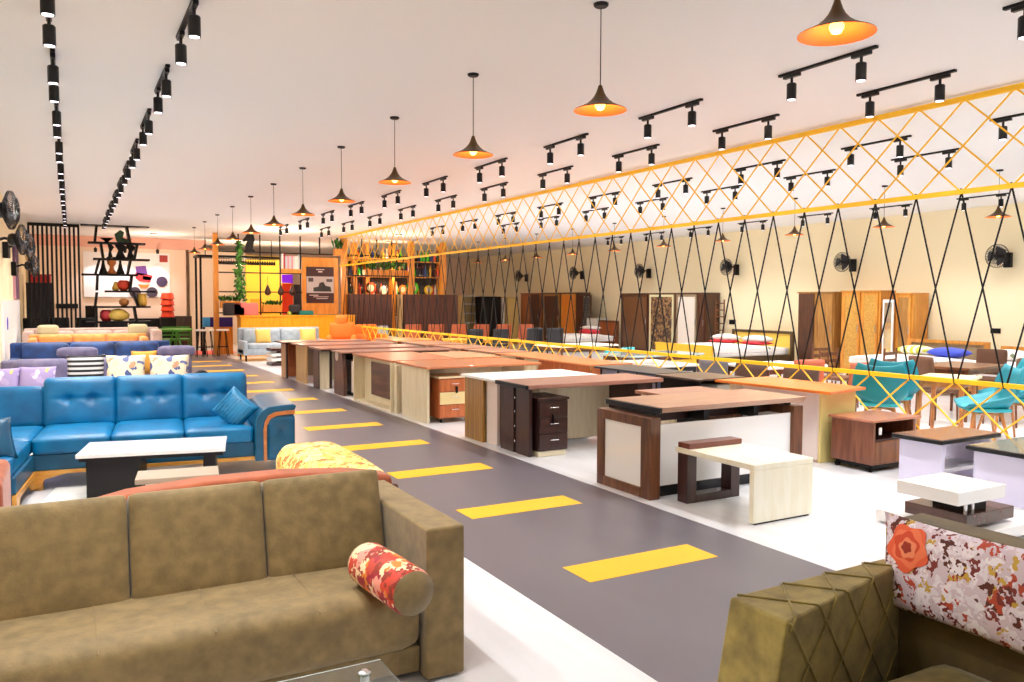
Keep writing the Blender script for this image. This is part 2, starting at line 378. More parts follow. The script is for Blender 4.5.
MB().box(SX0 - .4, SX1, .86, 1.0, .17, .76).build('back_frame', BLUD, s, bevel=.03, seg=3)
MB().soft(.74, .24, .40, .04, .01, 10, (), T(SX0 - .36, .80, .60, -8)).build('corner_back', BLU, s, smooth=True)
MB().soft(.70, .90, .15, .035, .01, 10, (), T(SX0 - .35, .19, .378)).build('seat_cushion', BLU, s, smooth=True)
MB().box(SX0 - .66, SX0 + .02, -1.15, -.2, .171, .309).build('chaise_base', BLUD, s, bevel=.01)
MB().soft(.68, .92, .15, .035, .01, 10, (), T(SX0 - .34, -.72, .378)).build('seat_cushion', BLU, s, smooth=True)
MB().box(SX0 - .66, SX0 - .12, -1.46, -1.20, .10, .60).build('end_arm', BLUD, s, bevel=.04, seg=3)
MB().box(SX0 - .50, SX0 - .14, -1.475, -1.455, .50, .535).build('arm_trim', OAK, s, bevel=.006)
ax = lambda x: SX1 + (x - .98) * .80
prof = [(.98, .13), (.98, .46), (1.0, .535), (1.05, .60), (1.13, .64), (1.28, .65), (1.42, .655), (1.46, .64), (1.44, .60), (1.42, .58), (1.43, .50), (1.43, .13)]
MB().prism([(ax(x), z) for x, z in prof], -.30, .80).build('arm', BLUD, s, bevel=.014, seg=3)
cur = [(1.075, .13), (1.075, .42), (1.09, .50), (1.13, .56), (1.20, .588), (1.32, .597), (1.435, .60)]
cur2 = [(x + (.036 if z < .5 else .026), z - (.0 if z < .43 else .034)) for x, z in cur]
MB().prism([(ax(x), z) for x, z in cur + [(1.435, .565)] + cur2[::-1][1:]], -.318, -.29).build('arm_trim', wood('a85e28', 'c87c3c', (4, 4, 10), .3), s)
MB().soft(.25, .03, .40, .012, .012, 12, [(0, .2, .02)], T(ax(1.28), -.302, .35), 'y').build('arm_panel', BLUD, s, smooth=True)
MB().lathe([(.001, 0), (.012, .004), (.001, .008)], 10, T(ax(1.28), -.32, .39, 90)).build('button', BLUD, s)
MB().prism([(SX0 - .02, .17), (SX0 - .02, .03), (SX0 + .06, .03), (SX0 + .10, .10), (SX0 + .18, .12), (SX0 + .26, .14), (ax(1.43), .14), (ax(1.43), .17)], -.26, -.24).build('base_trim', OAK, s)
MB().prism([(-1.20, .17), (-1.20, .03), (-1.12, .03), (-1.02, .12), (-.40, .13), (-.35, .03), (-.28, .03), (-.28, .17)], SX0 + .001, SX0 + .03, 'X').build('base_trim', OAK, s)
for x in (SX0 - .6, SX1 + .3):
    for y in (.85, -.2 if x > 0 else -1.3): MB().box(x - .03, x + .03, y - .03, y + .03, 0, .17).build('leg', OAK, s)
MB().box(SX0 + .02, SX0 + .08, -.22, -.16, 0, .17).build('leg', OAK, s)
PB = leather('0a6a98', '1482b4')
pl = thing('blue_cushion', 'small blue pleated cushion leaning on the blue sofa right arm', 'cushion', (1.42, 8.02, .60), R(-11))
MB().pillow(.34, .32, .13, 14, T(0, 0, 0, -20, 38, -30)).build('cover', PB, pl, smooth=True)
q = MB()
for i in range(9):
    u = -.13 + i * .033
    q.tube([(u, -.058 + abs(u) * .12, -.12), (u, -.070 + abs(u) * .12, -.02), (u, -.058 + abs(u) * .12, .1)], .004, 5)
bmesh.ops.transform(q.bm, matrix=T(0, 0, 0, -20, 38, -30), verts=q.bm.verts[:])
q.build('pleats', PB, pl, smooth=True)
MB().pillow(.42, .34, .13, 12, T(0, 0, 0, -25, 0, 20)).build('blue_cushion', leather('06405f', '0a5478'), smooth=True, loc=(-.55, 7.2, .58))
tag(D.objects['blue_cushion.001'] if 'blue_cushion.001' in D.objects else D.objects['blue_cushion'], 'dark teal cushion on the blue sectional chaise at the left edge', 'cushion')
# coffee table white top
s = thing('coffee_table', 'low coffee table with white top and black legs before the blue sofa', 'coffee table', (.66, 7.38, 0), R(-11))
MB().box(-.56, .56, -.30, .30, .385, .42).build('tabletop', GLOSSW, s, bevel=.006)
MB().box(-.54, .54, -.28, .28, .355, .384).build('apron', BLK2, s)
MB().box(-.50, -.10, -.22, .22, .012, .354).build('pedestal', BLK2, s, bevel=.01)
MB().box(.38, .48, -.2, .2, .012, .354).build('leg', BLK2, s, bevel=.01)
MB().box(-.1, .4, -.2, .2, .10, .125).build('shelf', plain('b8aa98', .5), s)
s = MB().box(-.75, .75, -.5, .5, .001, .012).build('rug', fabric('d8d8d4', 'eeeeea', 8), loc=(.55, 7.35, 0), rz=R(-11)); tag(s, 'pale rug under the white topped coffee table', 'rug')
s = thing('bench', 'taupe low bench top between terracotta sofa and white topped table', 'bench', (.71, 6.32, 0), R(-8))
MB().box(-.28, .28, -.16, .16, .34, .38).build('tabletop', plain('a89884', .45), s, bevel=.006)
for x in (-.25, .25):
    for y in (-.13, .13): MB().box(x - .02, x + .02, y - .02, y + .02, 0, .34).build('leg', BLK2, s)

def sofa(name, label, w, d, h, seat_h, mat, loc, rz, n=3, arm=.16, mat_seat=None, leg=.1, arms=(1, 1), cush_h=.42, arm_h=.55):
    s = thing(name, label, 'sofa', loc, rz)
    MB().box(-w / 2, w / 2, -d / 2, d / 2, leg, seat_h - .13).build('base', mat, s, bevel=.02, seg=3)
    iw = w - arm * sum(arms) ; x0 = -w / 2 + arm * arms[0]
    for i in range(n):
        cx = x0 + iw * (i + .5) / n
        MB().soft(iw / n - .008, d - .2, .16, .05, .012, 6, (), T(cx, -.1, seat_h - .06)).build('seat_cushion', mat_seat or mat, s, smooth=True)
        MB().soft(iw / n - .008, .2, cush_h, .08, .02, 8, (), T(cx, d / 2 - .2, seat_h + cush_h / 2 - .02, -9), 'y').build('back_cushion', mat, s, smooth=True)
    MB().box(-w / 2, w / 2, d / 2 - .14, d / 2, leg, h).build('back', mat, s, bevel=.04, seg=3)
    for i, sg in enumerate((-1, 1)):
        if arms[i]:
            MB().box(min(sg * w / 2, sg * (w / 2 - arm)), max(sg * w / 2, sg * (w / 2 - arm)), -d / 2, d / 2 - .1, leg, arm_h).build('arm', mat, s, bevel=.05, seg=3)
    for x in (-w / 2 + .08, w / 2 - .08):
        for y in (-d / 2 + .08, d / 2 - .08): MB().lathe([(.018, 0), (.028, leg)], 10, T(x, y, 0)).build('leg', BLACK, s)
    return s
LAV = fabric('6a6486', '8780a0', 8, .8); NAVY = fabric('0a2450', '1e4c90', 6, .6)
lv = sofa('lavender_sofa', 'lavender grey sofa behind the blue sectional', 2.45, .95, .80, .42, LAV, (.38, 12.55, 0), R(-8), 3)
for i, x in enumerate((-.28, 1.02)):
    MB().soft(.52, .12, .14, .05, .01, 6, (), T(x, .40, .89)).build('headrest', LAV, lv, smooth=True)
    MB().box(x - .02, x + .02, .39, .42, .78, .85).build('headrest_post', CHROME, lv)
MB().lathe([(.11, -.10), (.125, -.08), (.125, .08), (.11, .1)], 14, T(1.36, .02, .50, 90)).build('arm_roll', BLACK, lv, smooth=True)
def cushion(label, x, y, z, w, h, mat, rz=0, rx=-14, t=.16, ry=0, group=None, name='scatter_cushion'):
    o = MB().pillow(w, h, t, 12, T(0, 0, 0, rx, ry, 0)).build(name, mat, smooth=True, loc=(x, y, z), rz=rz)
    return tag(o, label, 'cushion', group)
FLW = floral([(0, '4a5a90'), (.16, 'f2e2c4'), (.34, 'e8d2b0'), (.55, 'f6e8d0'), (.72, 'c89878'), (.8, 'f2e2c4'), (.92, '6a76a8')], 13, ('f0dfc2', .52))
BWS = stripes('16161c', 'c8c8cc', 16)
cushion('black and white striped cushion on the lavender sofa', .24, 12.18, .68, .46, .46, BWS, R(-6))
cushion('cream floral cushion next to the striped cushion', .72, 12.10, .67, .50, .46, FLW, R(-10))
cushion('cream floral cushion at the right end of the lavender sofa', 1.26, 12.02, .66, .52, .46, FLW, R(-12))
LVP = floral([(0, 'b8a8d8'), (.4, 'd8d0e8'), (.7, 'e8d870'), (.9, '4858a0')], 9, ('a898cc', .4))
cushion('lilac and yellow patterned cushion at the left edge', -.72, 12.1, .60, .42, .34, LVP, R(-8))
cushion('lilac patterned cushion beside the lilac and yellow cushion', -.32, 12.05, .61, .44, .34, LVP, R(-14))
cushion('orange cushion peeking out between the cream floral cushions', .98, 12.42, .76, .34, .34, plain('e0a040', .8), 0)
# dark low stool behind
s = thing('low_stool', 'black low side stool at the right end of the lavender sofa', 'stool', (1.80, 11.9, 0), 0)
MB().box(-.2, .2, -.18, .18, .40, .45).build('seat', BLK2, s, bevel=.01)
for x in (-.16, .16):
    for y in (-.14, .14): MB().box(x - .015, x + .015, y - .015, y + .015, 0, .40).build('leg', BLK2, s)
nv = sofa('navy_sofa', 'navy blue velvet sofa behind the lavender sofa', 2.75, .95, .83, .42, NAVY, (.45, 17.2, 0), R(-4), 3, arm=.2)
MB().box(-1.43, -.98 + 0, -.0, .3, 0, .1).bm.free()
am = sofa('amber_sofa', 'low amber and tan sofa back between the navy sofa and the beige sofa', 2.25, .9, .90, .45, fabric('d08840', 'e8a458', 8), (.47, 19.35, 0), 0, 3, arm=.16, arm_h=.84, cush_h=.46)
bg = sofa('beige_sofa', 'beige pink sofa with tan seat in front of the slatted screen', 2.9, .95, .96, .50, fabric('b89c90', 'd0b4a6', 8), (.62, 21.6, 0), 0, 3, arm=.22, arm_h=.92, cush_h=.42)
for x in (-.95, .95): MB().soft(.44, .14, .22, .06, .01, 6, (), T(x, .02, .93)).build('headrest', plain('cfc49a', .7), bg, smooth=True)

# ------------------------------------------------------------ glass table, foreground
s = thing('glass_coffee_table', 'clear glass coffee table at the bottom edge before the olive sofa', 'coffee table', (.64, 2.35, 0), R(0))
MB().box(-.42, .30, -.35, .275, .392, .402).build('glass_top', glass(), s, bevel=.003)
MB().box(-.40, .28, -.33, .255, .15, .158).build('glass_shelf', glass(), s)
for x in (-.36, .215):
    for y in (-.29, .195):
        MB().lathe([(.016, 0), (.016, .39)], 14, T(x, y, 0)).build('leg', CHROME, s, smooth=False)
        MB().lathe([(.022, .4025), (.022, .408), (.012, .412)], 14, T(x, y, 0)).build('bolt_cap', CHROME, s)

# ------------------------------------------------------------ olive armchair, right foreground
s = thing('olive_armchair', 'olive suede armchair with diamond piped arm in the right foreground', 'armchair', (0, 0, 0))
AX0, AX1, AY0, AY1, AH = 2.04, 2.92, 1.80, 2.07, .60
OL2 = fabric('66541e', '94803a', 12, .75, .4, grain=120)
def arm_in(x): return 1.825 + (x - 2.05) / .83 * .19          # inner edge of the arm narrows towards the back
def arm_out(x): return 2.085 + (x - 2.05) / .83 * .02
b = MB(); V = [b.bm.verts.new(p) for p in [(2.05, arm_out(2.05), AH), (2.05, arm_in(2.05), AH), (2.92, arm_in(2.92), AH), (2.92, arm_out(2.92), AH), (1.94, arm_out(2.0), .06), (1.94, arm_in(2.0), .06), (2.92, arm_in(2.92), .06), (2.92, arm_out(2.92), .06)]]
for q in [(0, 1, 2, 3), (7, 6, 5, 4), (0, 4, 5, 1), (1, 5, 6, 2), (2, 6, 7, 3), (3, 7, 4, 0)]: b.bm.faces.new([V[k] for k in q])
b.build('arm', OL2, s, bevel=.012, seg=3)
MB().box(2.05, 2.95, 1.15, 1.81, .06, .15).build('base', OL2, s, bevel=.02)
MB().soft(.92, .78, .14, .04, .015, 10, (), T(2.48, 1.46, .21)).build('seat_cushion', OL2, s, smooth=True)
MB().prism([(2.93, .06), (2.93, .25), (2.99, .73), (3.02, .757), (3.17, .757), (3.20, .73), (3.20, .06)], .95, 2.11).build('back', fabric('4a3a18', '6d5824', 6, .75, .35), s, bevel=.012, seg=3)  # shade on the backrest is put into this darker olive
MB().box(2.0, 2.9, .90, 1.07, .06, .60).build('arm', OL2, s, bevel=.02, seg=3)
for x in (2.06, 3.1):
    for y in (1.0, 1.98): MB().box(x - .03, x + .03, y - .03, y + .03, 0, .07).build('leg', BLACK, s)
# piping: unwrap v: 0 at outer top edge, W across the top, then down the inner face
VT = .56
def arm_pt(x, v):
    e = .003; W_ = arm_out(x) - arm_in(x)
    if v <= W_: return (x, arm_out(x) - v, AH + e)
    return (x, arm_in(x) - e, AH + .003 - (v - W_))
for k in range(-3, 6):
    for sg in (1, -1):
        pts = []
        for i in range(41):
            v = .004 + (VT - .004) * i / 40; x = 2.08 + k * .235 + (v if sg > 0 else (VT - v)) * .84
            if 2.06 < x < 2.90: pts.append(arm_pt(x, v))
        if len(pts) > 3: MB().tube(pts, .0045, 6).build('piping', OL2, s, smooth=True)
ROSE = floral([(0, '5a2418'), (.14, 'e8dce8'), (.34, 'f0e8f0'), (.5, '7a2c28'), (.6, 'd8c4d0'), (.74, 'b84830'), (.84, 'f2e6ee'), (.93, 'c8a040')], 30, ('d6c4d0', .60))
pc = thing('rose_cushion', 'cushion printed with an orange rose and small blossoms on the armchair', 'cushion', (2.895, 1.77, .612), 0)
PM = T(0, 0, 0, 0, 0, -90 + 0) 
PMX = T(0, 0, 0, 0, 6, 0) @ T(0, 0, 0, 0, 0, -90)
MB().pillow(.66, .37, .12, 18, PMX).build('cover', ROSE, pc, smooth=True)
# printed rose: layered petals of the print, lying on the cover
def petal_disc(cx, cz, r, lobes, ph, n=28):
    return [(cx + (r * (1 + .12 * math.cos(lobes * a + ph))) * math.cos(a), cz + (r * (1 + .12 * math.cos(lobes * a + ph))) * math.sin(a)) for a in [2 * PI * i / n for i in range(n)]]
def on_pillow(u, z, off, w=.66, h=.37, t=.12):
    uu = max(-.98, min(.98, u / (w / 2))); vv = max(-.98, min(.98, z / (h / 2)))
    return -(t / 2 * ((1 - uu ** 2) * (1 - vv ** 2)) ** .42 + off)
def print_patch(pts, off, mat, name):
    b = MB(); cx = sum(p[0] for p in pts) / len(pts); cz = sum(p[1] for p in pts) / len(pts)
    c = b.bm.verts.new((cx, on_pillow(cx, cz, off), cz)); rings = []
    for f in (.5, 1):
        rings.append([b.bm.verts.new((cx + (x - cx) * f, on_pillow(cx + (x - cx) * f, cz + (z - cz) * f, off), cz + (z - cz) * f)) for x, z in pts])
    n = len(pts)
    for i in range(n):
        b.bm.faces.new([c, rings[0][i], rings[0][(i + 1) % n]]); b.bm.faces.new([rings[0][i], rings[1][i], rings[1][(i + 1) % n], rings[0][(i + 1) % n]])
    bmesh.ops.transform(b.bm, matrix=PMX, verts=b.bm.verts[:])
    return b.build(name, mat, pc, smooth=True)
for r_, dx, dz, c_, of in ((.088, 0, 0, 'e8603c', .003), (.072, .006, .004, 'f07a50', .004), (.055, -.004, .006, 'd84c2c', .005), (.038, .004, 0, 'f08a62', .006), (.022, 0, .003, '9c2c1c', .007)):
    print_patch(petal_disc(-.185 + dx, .075 + dz, r_, 5, r_ * 90), of, plain(c_, .7), 'rose_print')

# ------------------------------------------------------------ desks
WAL = wood('4e2c1a', '7a4a2c', (16, 16, 1.5)); WALT = wood('9c6648', 'b87c5c', (2, 16, 16)); WALTX = wood('9c6a58', 'b4826e', (1.5, 18, 18), .3, .3)
DKB = wood('2a1514', '40201c', (14, 14, 1.5)); ZEB = wood('7a5218', 'b08234', (26, 26, 1.0)); CRM = wood('dacdaa', 'e9dec0', (14, 14, 1.5), .4); ORW = wood('b8683c', 'd08450', (1.5, 14, 14), .3, .3)
ORV = wood('b05c30', 'cc7440', (14, 14, 1.5), .4); PNK = plain('e4d4cc', .4)
def slab(s, name, x0, x1, y0, y1, z0, z1, mat, bevel=.006, label=None): return MB().box(x0, x1, y0, y1, z0, z1).build(name, mat, s, bevel=bevel, label=label)
def pedestal(s, x0, x1, y0, y1, z0, z1, cols, body, wheels=True, top=None):
    c = slab(s, 'drawer_unit', x0, x1, y0 + .02, y1, z0, z1, body, .004)
    n = len(cols); h = (z1 - z0 - .02) / n
    for i, m_ in enumerate(cols):
        dz = z1 - .01 - h * (i + 1)
        f = slab(c, 'drawer', x0 + .008, x1 - .008, y0, y0 + .02, dz + .005, dz + h - .005, m_, .003)
        MB().tube([((x0 + x1) / 2 - .05, y0 - .003, dz + h * .62), ((x0 + x1) / 2 - .05, y0 - .018, dz + h * .62), ((x0 + x1) / 2 + .05, y0 - .018, dz + h * .62), ((x0 + x1) / 2 + .05, y0 - .003, dz + h * .62)], .004, 6).build('handle', CHROME, c)
    if top: slab(c, 'unit_top', x0 - .01, x1 + .01, y0 - .005, y1, z1, z1 + .025, top, .004)
    if wheels:
        for x in (x0 + .04, x1 - .04):
            for y in (y0 + .05, y1 - .04): MB().lathe([(.02, -.012), (.02, .012)], 12, T(x, y, .02, 0, 90)).box(x - .012, x + .012, y - .012, y + .012, .02, z0).build('caster', BLACK, c)
    return c
# A: walnut frame desk
s = thing('executive_desk', 'executive desk with walnut frame ends and white front panel', 'desk', (0, 0, 0))
def frame_end(x0, x1, y0, y1, z1, nm='end_frame'):
    f = MB().box(x0, x1, y0, y0 + .13, 0, z1).box(x0, x1, y1 - .10, y1, 0, z1).box(x0, x1, y0 + .13, y1 - .10, z1 - .085, z1).box(x0, x1, y0 + .13, y1 - .10, 0, .085).build(nm, WAL, s, bevel=.006)
    slab(f, 'end_panel', x0 + .02, x1 - .01, y0 + .13, y1 - .10, .085, z1 - .085, GLOSSW, 0)
frame_end(4.20, 4.31, 5.20, 5.96, .685); frame_end(5.88, 6.00, 5.20, 5.96, .685)
slab(s, 'front_panel', 4.34, 5.88, 5.24, 5.265, .10, .62, GLOSSW, .002)
slab(s, 'plinth', 4.36, 5.86, 5.27, 5.29, 0, .10, BLK2)
for x in (4.36, 4.9, 5.5, 5.92): slab(s, 'spacer', x - .03, x + .03, 5.3, 5.8, .60 if 4.5 < x < 5.8 else .685, .722, BLK2)
slab(s, 'inner_beam', 4.36, 5.9, 5.5, 5.54, .60, .70, DKB)
slab(s, 'tabletop_edge', 4.27, 4.30, 5.17, 5.93, .722, .768, BLK2)
MB().prism([(5.20, .722), (5.93, .722), (5.93, .77), (5.16, .77)], 4.30, 6.0, 'X').build('tabletop', wood('a8785a', 'c09070', (1.5, 18, 18), .3, .3), s)
slab(s, 'return_top', 5.12, 5.98, 6.0, 6.6, .70, .735, WALTX)
slab(s, 'return_side', 5.16, 5.19, 6.02, 6.55, 0, .70, CRM); slab(s, 'return_side', 5.92, 5.95, 6.02, 6.55, 0, .70, WAL)
# white L coffee table with dark loop
s = thing('nesting_coffee_table', 'cream white table with a dark brown loop leg, in front of the executive desk', 'coffee table', (0, 0, 0))
WT = wood('f0ead0', 'f8f4e2', (10, 10, 1.5), .35)
slab(s, 'tabletop', 4.40, 5.03, 4.25, 5.12, .405, .45, WT); slab(s, 'side_panel', 4.40, 5.03, 4.25, 4.295, .012, .405, WT)
slab(s, 'foot', 4.43, 5.0, 4.26, 4.285, 0, .012, BLACK, 0)
MB().box(4.40, 4.50, 4.97, 5.09, .0, .405).box(4.88, 4.98, 4.97, 5.09, .0, .405).box(4.50, 4.88, 4.97, 5.09, 0, .065).build('loop_leg', DKB, s, bevel=.004)
slab(s, 'loop_cap', 4.40, 4.98, 4.95, 5.09, .451, .495, wood('5a2c20', '7a4030', (1.5, 14, 14), .3, .2))
# B: dark brown desk
s = thing('dark_desk', 'dark brown desk with studded end panel and a built in three drawer unit', 'desk', (0, 0, 0))
slab(s, 'tabletop_edge', 4.20, 4.23, 7.24, 7.94, .72, .764, BLK2); slab(s, 'tabletop', 4.23, 6.03, 7.24, 7.94, .72, .765, WALTX)
e_ = slab(s, 'end_panel', 4.25, 4.29, 7.26, 7.54, .0, .715, DKB); slab(e_, 'groove', 4.268, 4.29, 7.54, 7.60, 0, .715, BLACK, 0); slab(e_, 'end_panel_rear', 4.25, 4.29, 7.60, 7.90, 0, .715, DKB)
for z in (.13, .29, .45, .60): MB().lathe([(.013, 0), (.013, .02), (.006, .026)], 10, T(4.268, 7.57, z, 0, -90)).build('stud', CHROME, s)
slab(s, 'end_panel', 5.70, 5.92, 7.3, 7.9, 0, .715, DKB); slab(s, 'modesty_panel', 4.72, 5.70, 7.84, 7.86, .04, .715, CRM)
pedestal(s, 4.33, 4.70, 7.20, 7.70, .06, .60, [DKB] * 3, DKB, False, DKB); slab(s, 'unit_base', 4.34, 4.69, 7.22, 7.68, 0, .06, CREAM)
MB().tube([(4.50, 7.185, .45), (4.50, 7.18, .36)], .012, 6).build('key_tag', BLACK, s)
# D: white top desk with zebra wood end
s = thing('white_top_desk', 'white topped desk with striped golden wood end behind the dark desk', 'desk', (0, 0, 0))
slab(s, 'tabletop', 4.18, 5.62, 7.97, 8.80, .735, .765, WHITE); slab(s, 'end_panel', 4.22, 4.26, 8.28, 8.76, 0, .735, ZEB); slab(s, 'end_inset', 4.27, 4.31, 8.02, 8.28, .0, .735, PNK)
slab(s, 'front_panel', 4.31, 5.5, 8.6, 8.63, .0, .735, CRM); slab(s, 'end_panel', 5.5, 5.54, 8.02, 8.76, 0, .735, ZEB); slab(s, 'inner_divider', 4.36, 4.39, 8.1, 8.28, 0, .735, ZEB)
# E: orange top desk with pedestal
s = thing('cream_desk', 'cream desk with orange wood top beside the golden wood desk', 'desk', (0, 0, 0))
slab(s, 'tabletop', 4.18, 5.95, 9.82, 10.98, .735, .768, ORW, .01); slab(s, 'end_panel', 4.22, 4.26, 9.92, 10.85, 0, .735, CRM); slab(s, 'end_panel', 5.72, 5.76, 9.92, 10.7, 0, .735, CRM)
slab(s, 'modesty_panel', 4.26, 5.72, 10.6, 10.63, .04, .735, CRM)
pd = thing('mobile_pedestal', 'rolling drawer pedestal in orange wood and cream under the cream desk', 'drawer pedestal', (0, 0, 0))
pedestal(pd, 4.38, 4.83, 9.86, 10.35, .06, .60, [ORV, plain('f0dca0', .4), ORV], ORV, True, plain('f0e2b8', .4))
MB().box(4.61, 4.64, 9.835, 9.85, .40, .49).build('key_tag', BLACK, pd)
# F: desk seen from its long front, brown inset
s = thing('inset_front_desk', 'cream desk whose front holds a dark brown plank inset facing the aisle', 'desk', (0, 0, 0))
slab(s, 'tabletop', 4.18, 5.25, 11.12, 12.98, .735, .765, wood('a85c38', 'c47848', (14, 1.5, 14), .35)); slab(s, 'end_panel', 4.16, 4.62, 11.12, 11.16, 0, .735, CRM); slab(s, 'end_panel', 4.16, 4.62, 12.84, 12.88, 0, .735, CRM)
slab(s, 'front_panel', 4.34, 4.37, 11.16, 12.84, .0, .735, CRM); slab(s, 'inset', 4.32, 4.345, 11.45, 12.45, .13, .66, wood('3a2016', '6a4430', (14, 1.2, 12)))
slab(s, 'bottom_shelf', 4.18, 4.34, 11.16, 12.84, .0, .03, CRM); slab(s, 'drawer_side', 4.37, 5.1, 11.14, 11.17, 0, .735, CRM)
slab(s, 'end_post', 4.20, 4.24, 10.99 + .0, 11.1, 0, .70, CRM)
# G..J: further desks along the aisle
s = thing('curved_panel_desk', 'desk with curved dark brown end panel and a pale drawer face', 'desk', (0, 0, 0))
slab(s, 'tabletop', 4.12, 6.2, 13.35, 14.0, .74, .765, WALTX); 
MB().prism([(13.95, 0), (13.42, 0), (13.40, .25), (13.44, .5), (13.5, .74), (13.95, .74)], 4.16, 4.22, 'X').build('end_panel', wood('4a2a20', '5e382a'), s)
MB().lathe([(.09, 0), (.09, .012)], 16, T(4.165, 13.78, .68, 0, -90)).build('emblem', plain('d8ccc0', .4), s)
slab(s, 'drawer_face', 4.30, 4.8, 13.38, 13.42, .06, .60, PNK); slab(s, 'end_panel', 6.1, 6.14, 13.4, 13.95, 0, .74, DKB); slab(s, 'inner_back', 4.25, 6.1, 13.9, 13.93, .1, .74, BLK2); slab(s, 'drawer_box', 4.32, 4.78, 13.42, 13.88, .06, .60, DKB); slab(s, 'plinth', 4.34, 4.76, 13.44, 13.86, 0, .06, BLACK)
s = thing('dark_rimmed_desk', 'desk with dark rim and narrow cream end panels behind the curved desk', 'desk', (0, 0, 0))
slab(s, 'tabletop', 4.08, 6.0, 14.5, 15.35, .735, .765, WALTX); slab(s, 'tabletop_edge', 4.09, 5.99, 14.51, 15.34, .71, .734, DKB)
slab(s, 'end_panel', 4.12, 4.30, 14.72, 14.76, 0, .71, CRM); slab(s, 'end_edge', 4.10, 4.115, 14.72, 15.1, 0, .71, DKB); slab(s, 'end_edge', 4.31, 4.35, 14.72, 14.78, 0, .71, DKB)
slab(s, 'modesty_panel', 4.4, 5.6, 15.2, 15.23, .1, .71, CRM); slab(s, 'end_panel', 5.7, 5.74, 14.6, 15.2, 0, .71, DKB)
s = thing('tan_end_desk', 'desk with broad tan end panel, third from the far end of the aisle', 'desk', (0, 0, 0))
slab(s, 'tabletop', 4.08, 6.0, 15.80, 16.75, .735, .765, WALTX); slab(s, 'end_panel', 4.14, 4.18, 15.80, 16.55, 0, .735, wood('b08a58', 'c8a26c')); slab(s, 'end_panel', 5.7, 5.74, 15.9, 16.6, 0, .735, DKB)
slab(s, 'inner_panel', 4.2, 5.7, 16.5, 16.53, .1, .735, plain('8a7868', .5))
s = thing('far_aisle_desk', 'dark edged desk with narrow tan end panel, farthest along the aisle', 'desk', (0, 0, 0))
slab(s, 'tabletop', 3.98, 5.9, 16.95, 17.75, .735, .765, DKB); slab(s, 'top_inlay', 4.05, 5.85, 17.0, 17.7, .765, .768, WALTX, 0)
slab(s, 'end_panel', 4.05, 4.09, 17.05, 17.45, 0, .735, wood('a87e58', 'c09870')); slab(s, 'end_edge', 4.05, 4.09, 17.0, 17.05, 0, .735, DKB); slab(s, 'inner_panel', 4.2, 5.6, 17.5, 17.53, .0, .735, ORV); slab(s, 'end_panel', 5.6, 5.64, 17.05, 17.6, 0, .735, DKB)
# second row of desks
s = thing('orange_top_desk', 'desk with glowing orange top and pale pink front behind the executive desk', 'desk', (0, 0, 0))
MB().prism([(6.45, 6.85), (6.56, 5.36), (7.30, 5.52), (7.30, 6.85)], .735, .762, 'Z').build('tabletop', wood('d06a28', 'e88838', (10, 1.5, 10), .3, .3), s)
slab(s, 'front_panel', 6.70, 6.72, 5.62, 6.7, .03, .735, PNK); slab(s, 'end_panel', 6.72, 7.25, 5.60, 5.63, 0, .735, plain('ead88c', .4)); slab(s, 'end_panel', 6.55, 7.25, 6.68, 6.72, 0, .735, CRM)
s = thing('navy_glass_desk', 'navy and glass paned desk in the second desk row', 'desk', (0, 0, 0))
slab(s, 'tabletop', 6.28, 6.9, 7.72, 9.0, .74, .765, plain('20242e', .35, coat=.1)); slab(s, 'front_panel', 6.36, 6.38, 7.76, 8.95, .1, .73, plain('8a8aa4', .25)); slab(s, 'end_panel', 6.38, 6.85, 7.76, 7.79, 0, .73, plain('7a7c96', .2))
for y in (7.76, 8.15, 8.55, 8.93): slab(s, 'mullion', 6.345, 6.36, y - .015, y + .015, 0, .74, BLK2)
s = thing('black_desk', 'black desk with walnut top between the navy desk and orange top desk', 'desk', (0, 0, 0))
slab(s, 'tabletop', 6.25, 7.0, 6.92, 7.66, .74, .765, wood('3c2a22', '5a4436', (8, 8, 8), .3)); slab(s, 'end_panel', 6.3, 6.34, 6.95, 7.62, 0, .74, BLK2); slab(s, 'end_panel', 6.9, 6.94, 6.95, 7.62, 0, .74, BLK2); slab(s, 'inner_panel', 6.34, 6.9, 7.5, 7.53, .3, .74, BLACK)
slab(s, 'drawer_box', 6.62, 6.88, 6.98, 7.4, .3, .68, plain('d8dcd4', .4))
s = thing('long_orange_desk', 'long orange wood desk with wooden front in the second desk row', 'desk', (0, 0, 0))
slab(s, 'tabletop', 6.35, 7.1, 9.2, 12.0, .74, .765, ORW); slab(s, 'front_panel', 6.42, 6.44, 9.3, 10.7, .0, .74, ORV); slab(s, 'cream_door', 6.40, 6.44, 10.72, 11.1, 0, .74, CRM); slab(s, 'door_panel', 6.41, 6.44, 11.12, 11.4, 0, .74, wood('6a3420', '8a4a30')); slab(s, 'end_panel', 6.42, 7.05, 9.24, 9.27, 0, .74, ORV); slab(s, 'end_panel', 6.42, 7.05, 11.9, 11.93, 0, .74, CRM)
def simple_desk(name, label, x0, x1, y0, y1, top, side, back, z=.765):
    s = thing(name, label, 'desk', ((x0 + x1) / 2, (y0 + y1) / 2, 0)); cx, cy = (x0 + x1) / 2, (y0 + y1) / 2
    a, b = x1 - cx, y1 - cy
    slab(s, 'tabletop', -a, a, -b, b, z - .03, z, top); slab(s, 'end_panel', -a + .05, -a + .09, -b + .05, b - .05, 0, z - .03, side); slab(s, 'end_panel', a - .09, a - .05, -b + .05, b - .05, 0, z - .03, side)
    slab(s, 'modesty_panel', -a + .09, a - .09, b - .2, b - .17, .1, z - .03, back)
    return s
simple_desk('brown_shelf_desk', 'brown desk with open shelf, behind the long orange desk', 6.4, 7.15, 12.2, 13.3, WALTX, CRM, DKB)
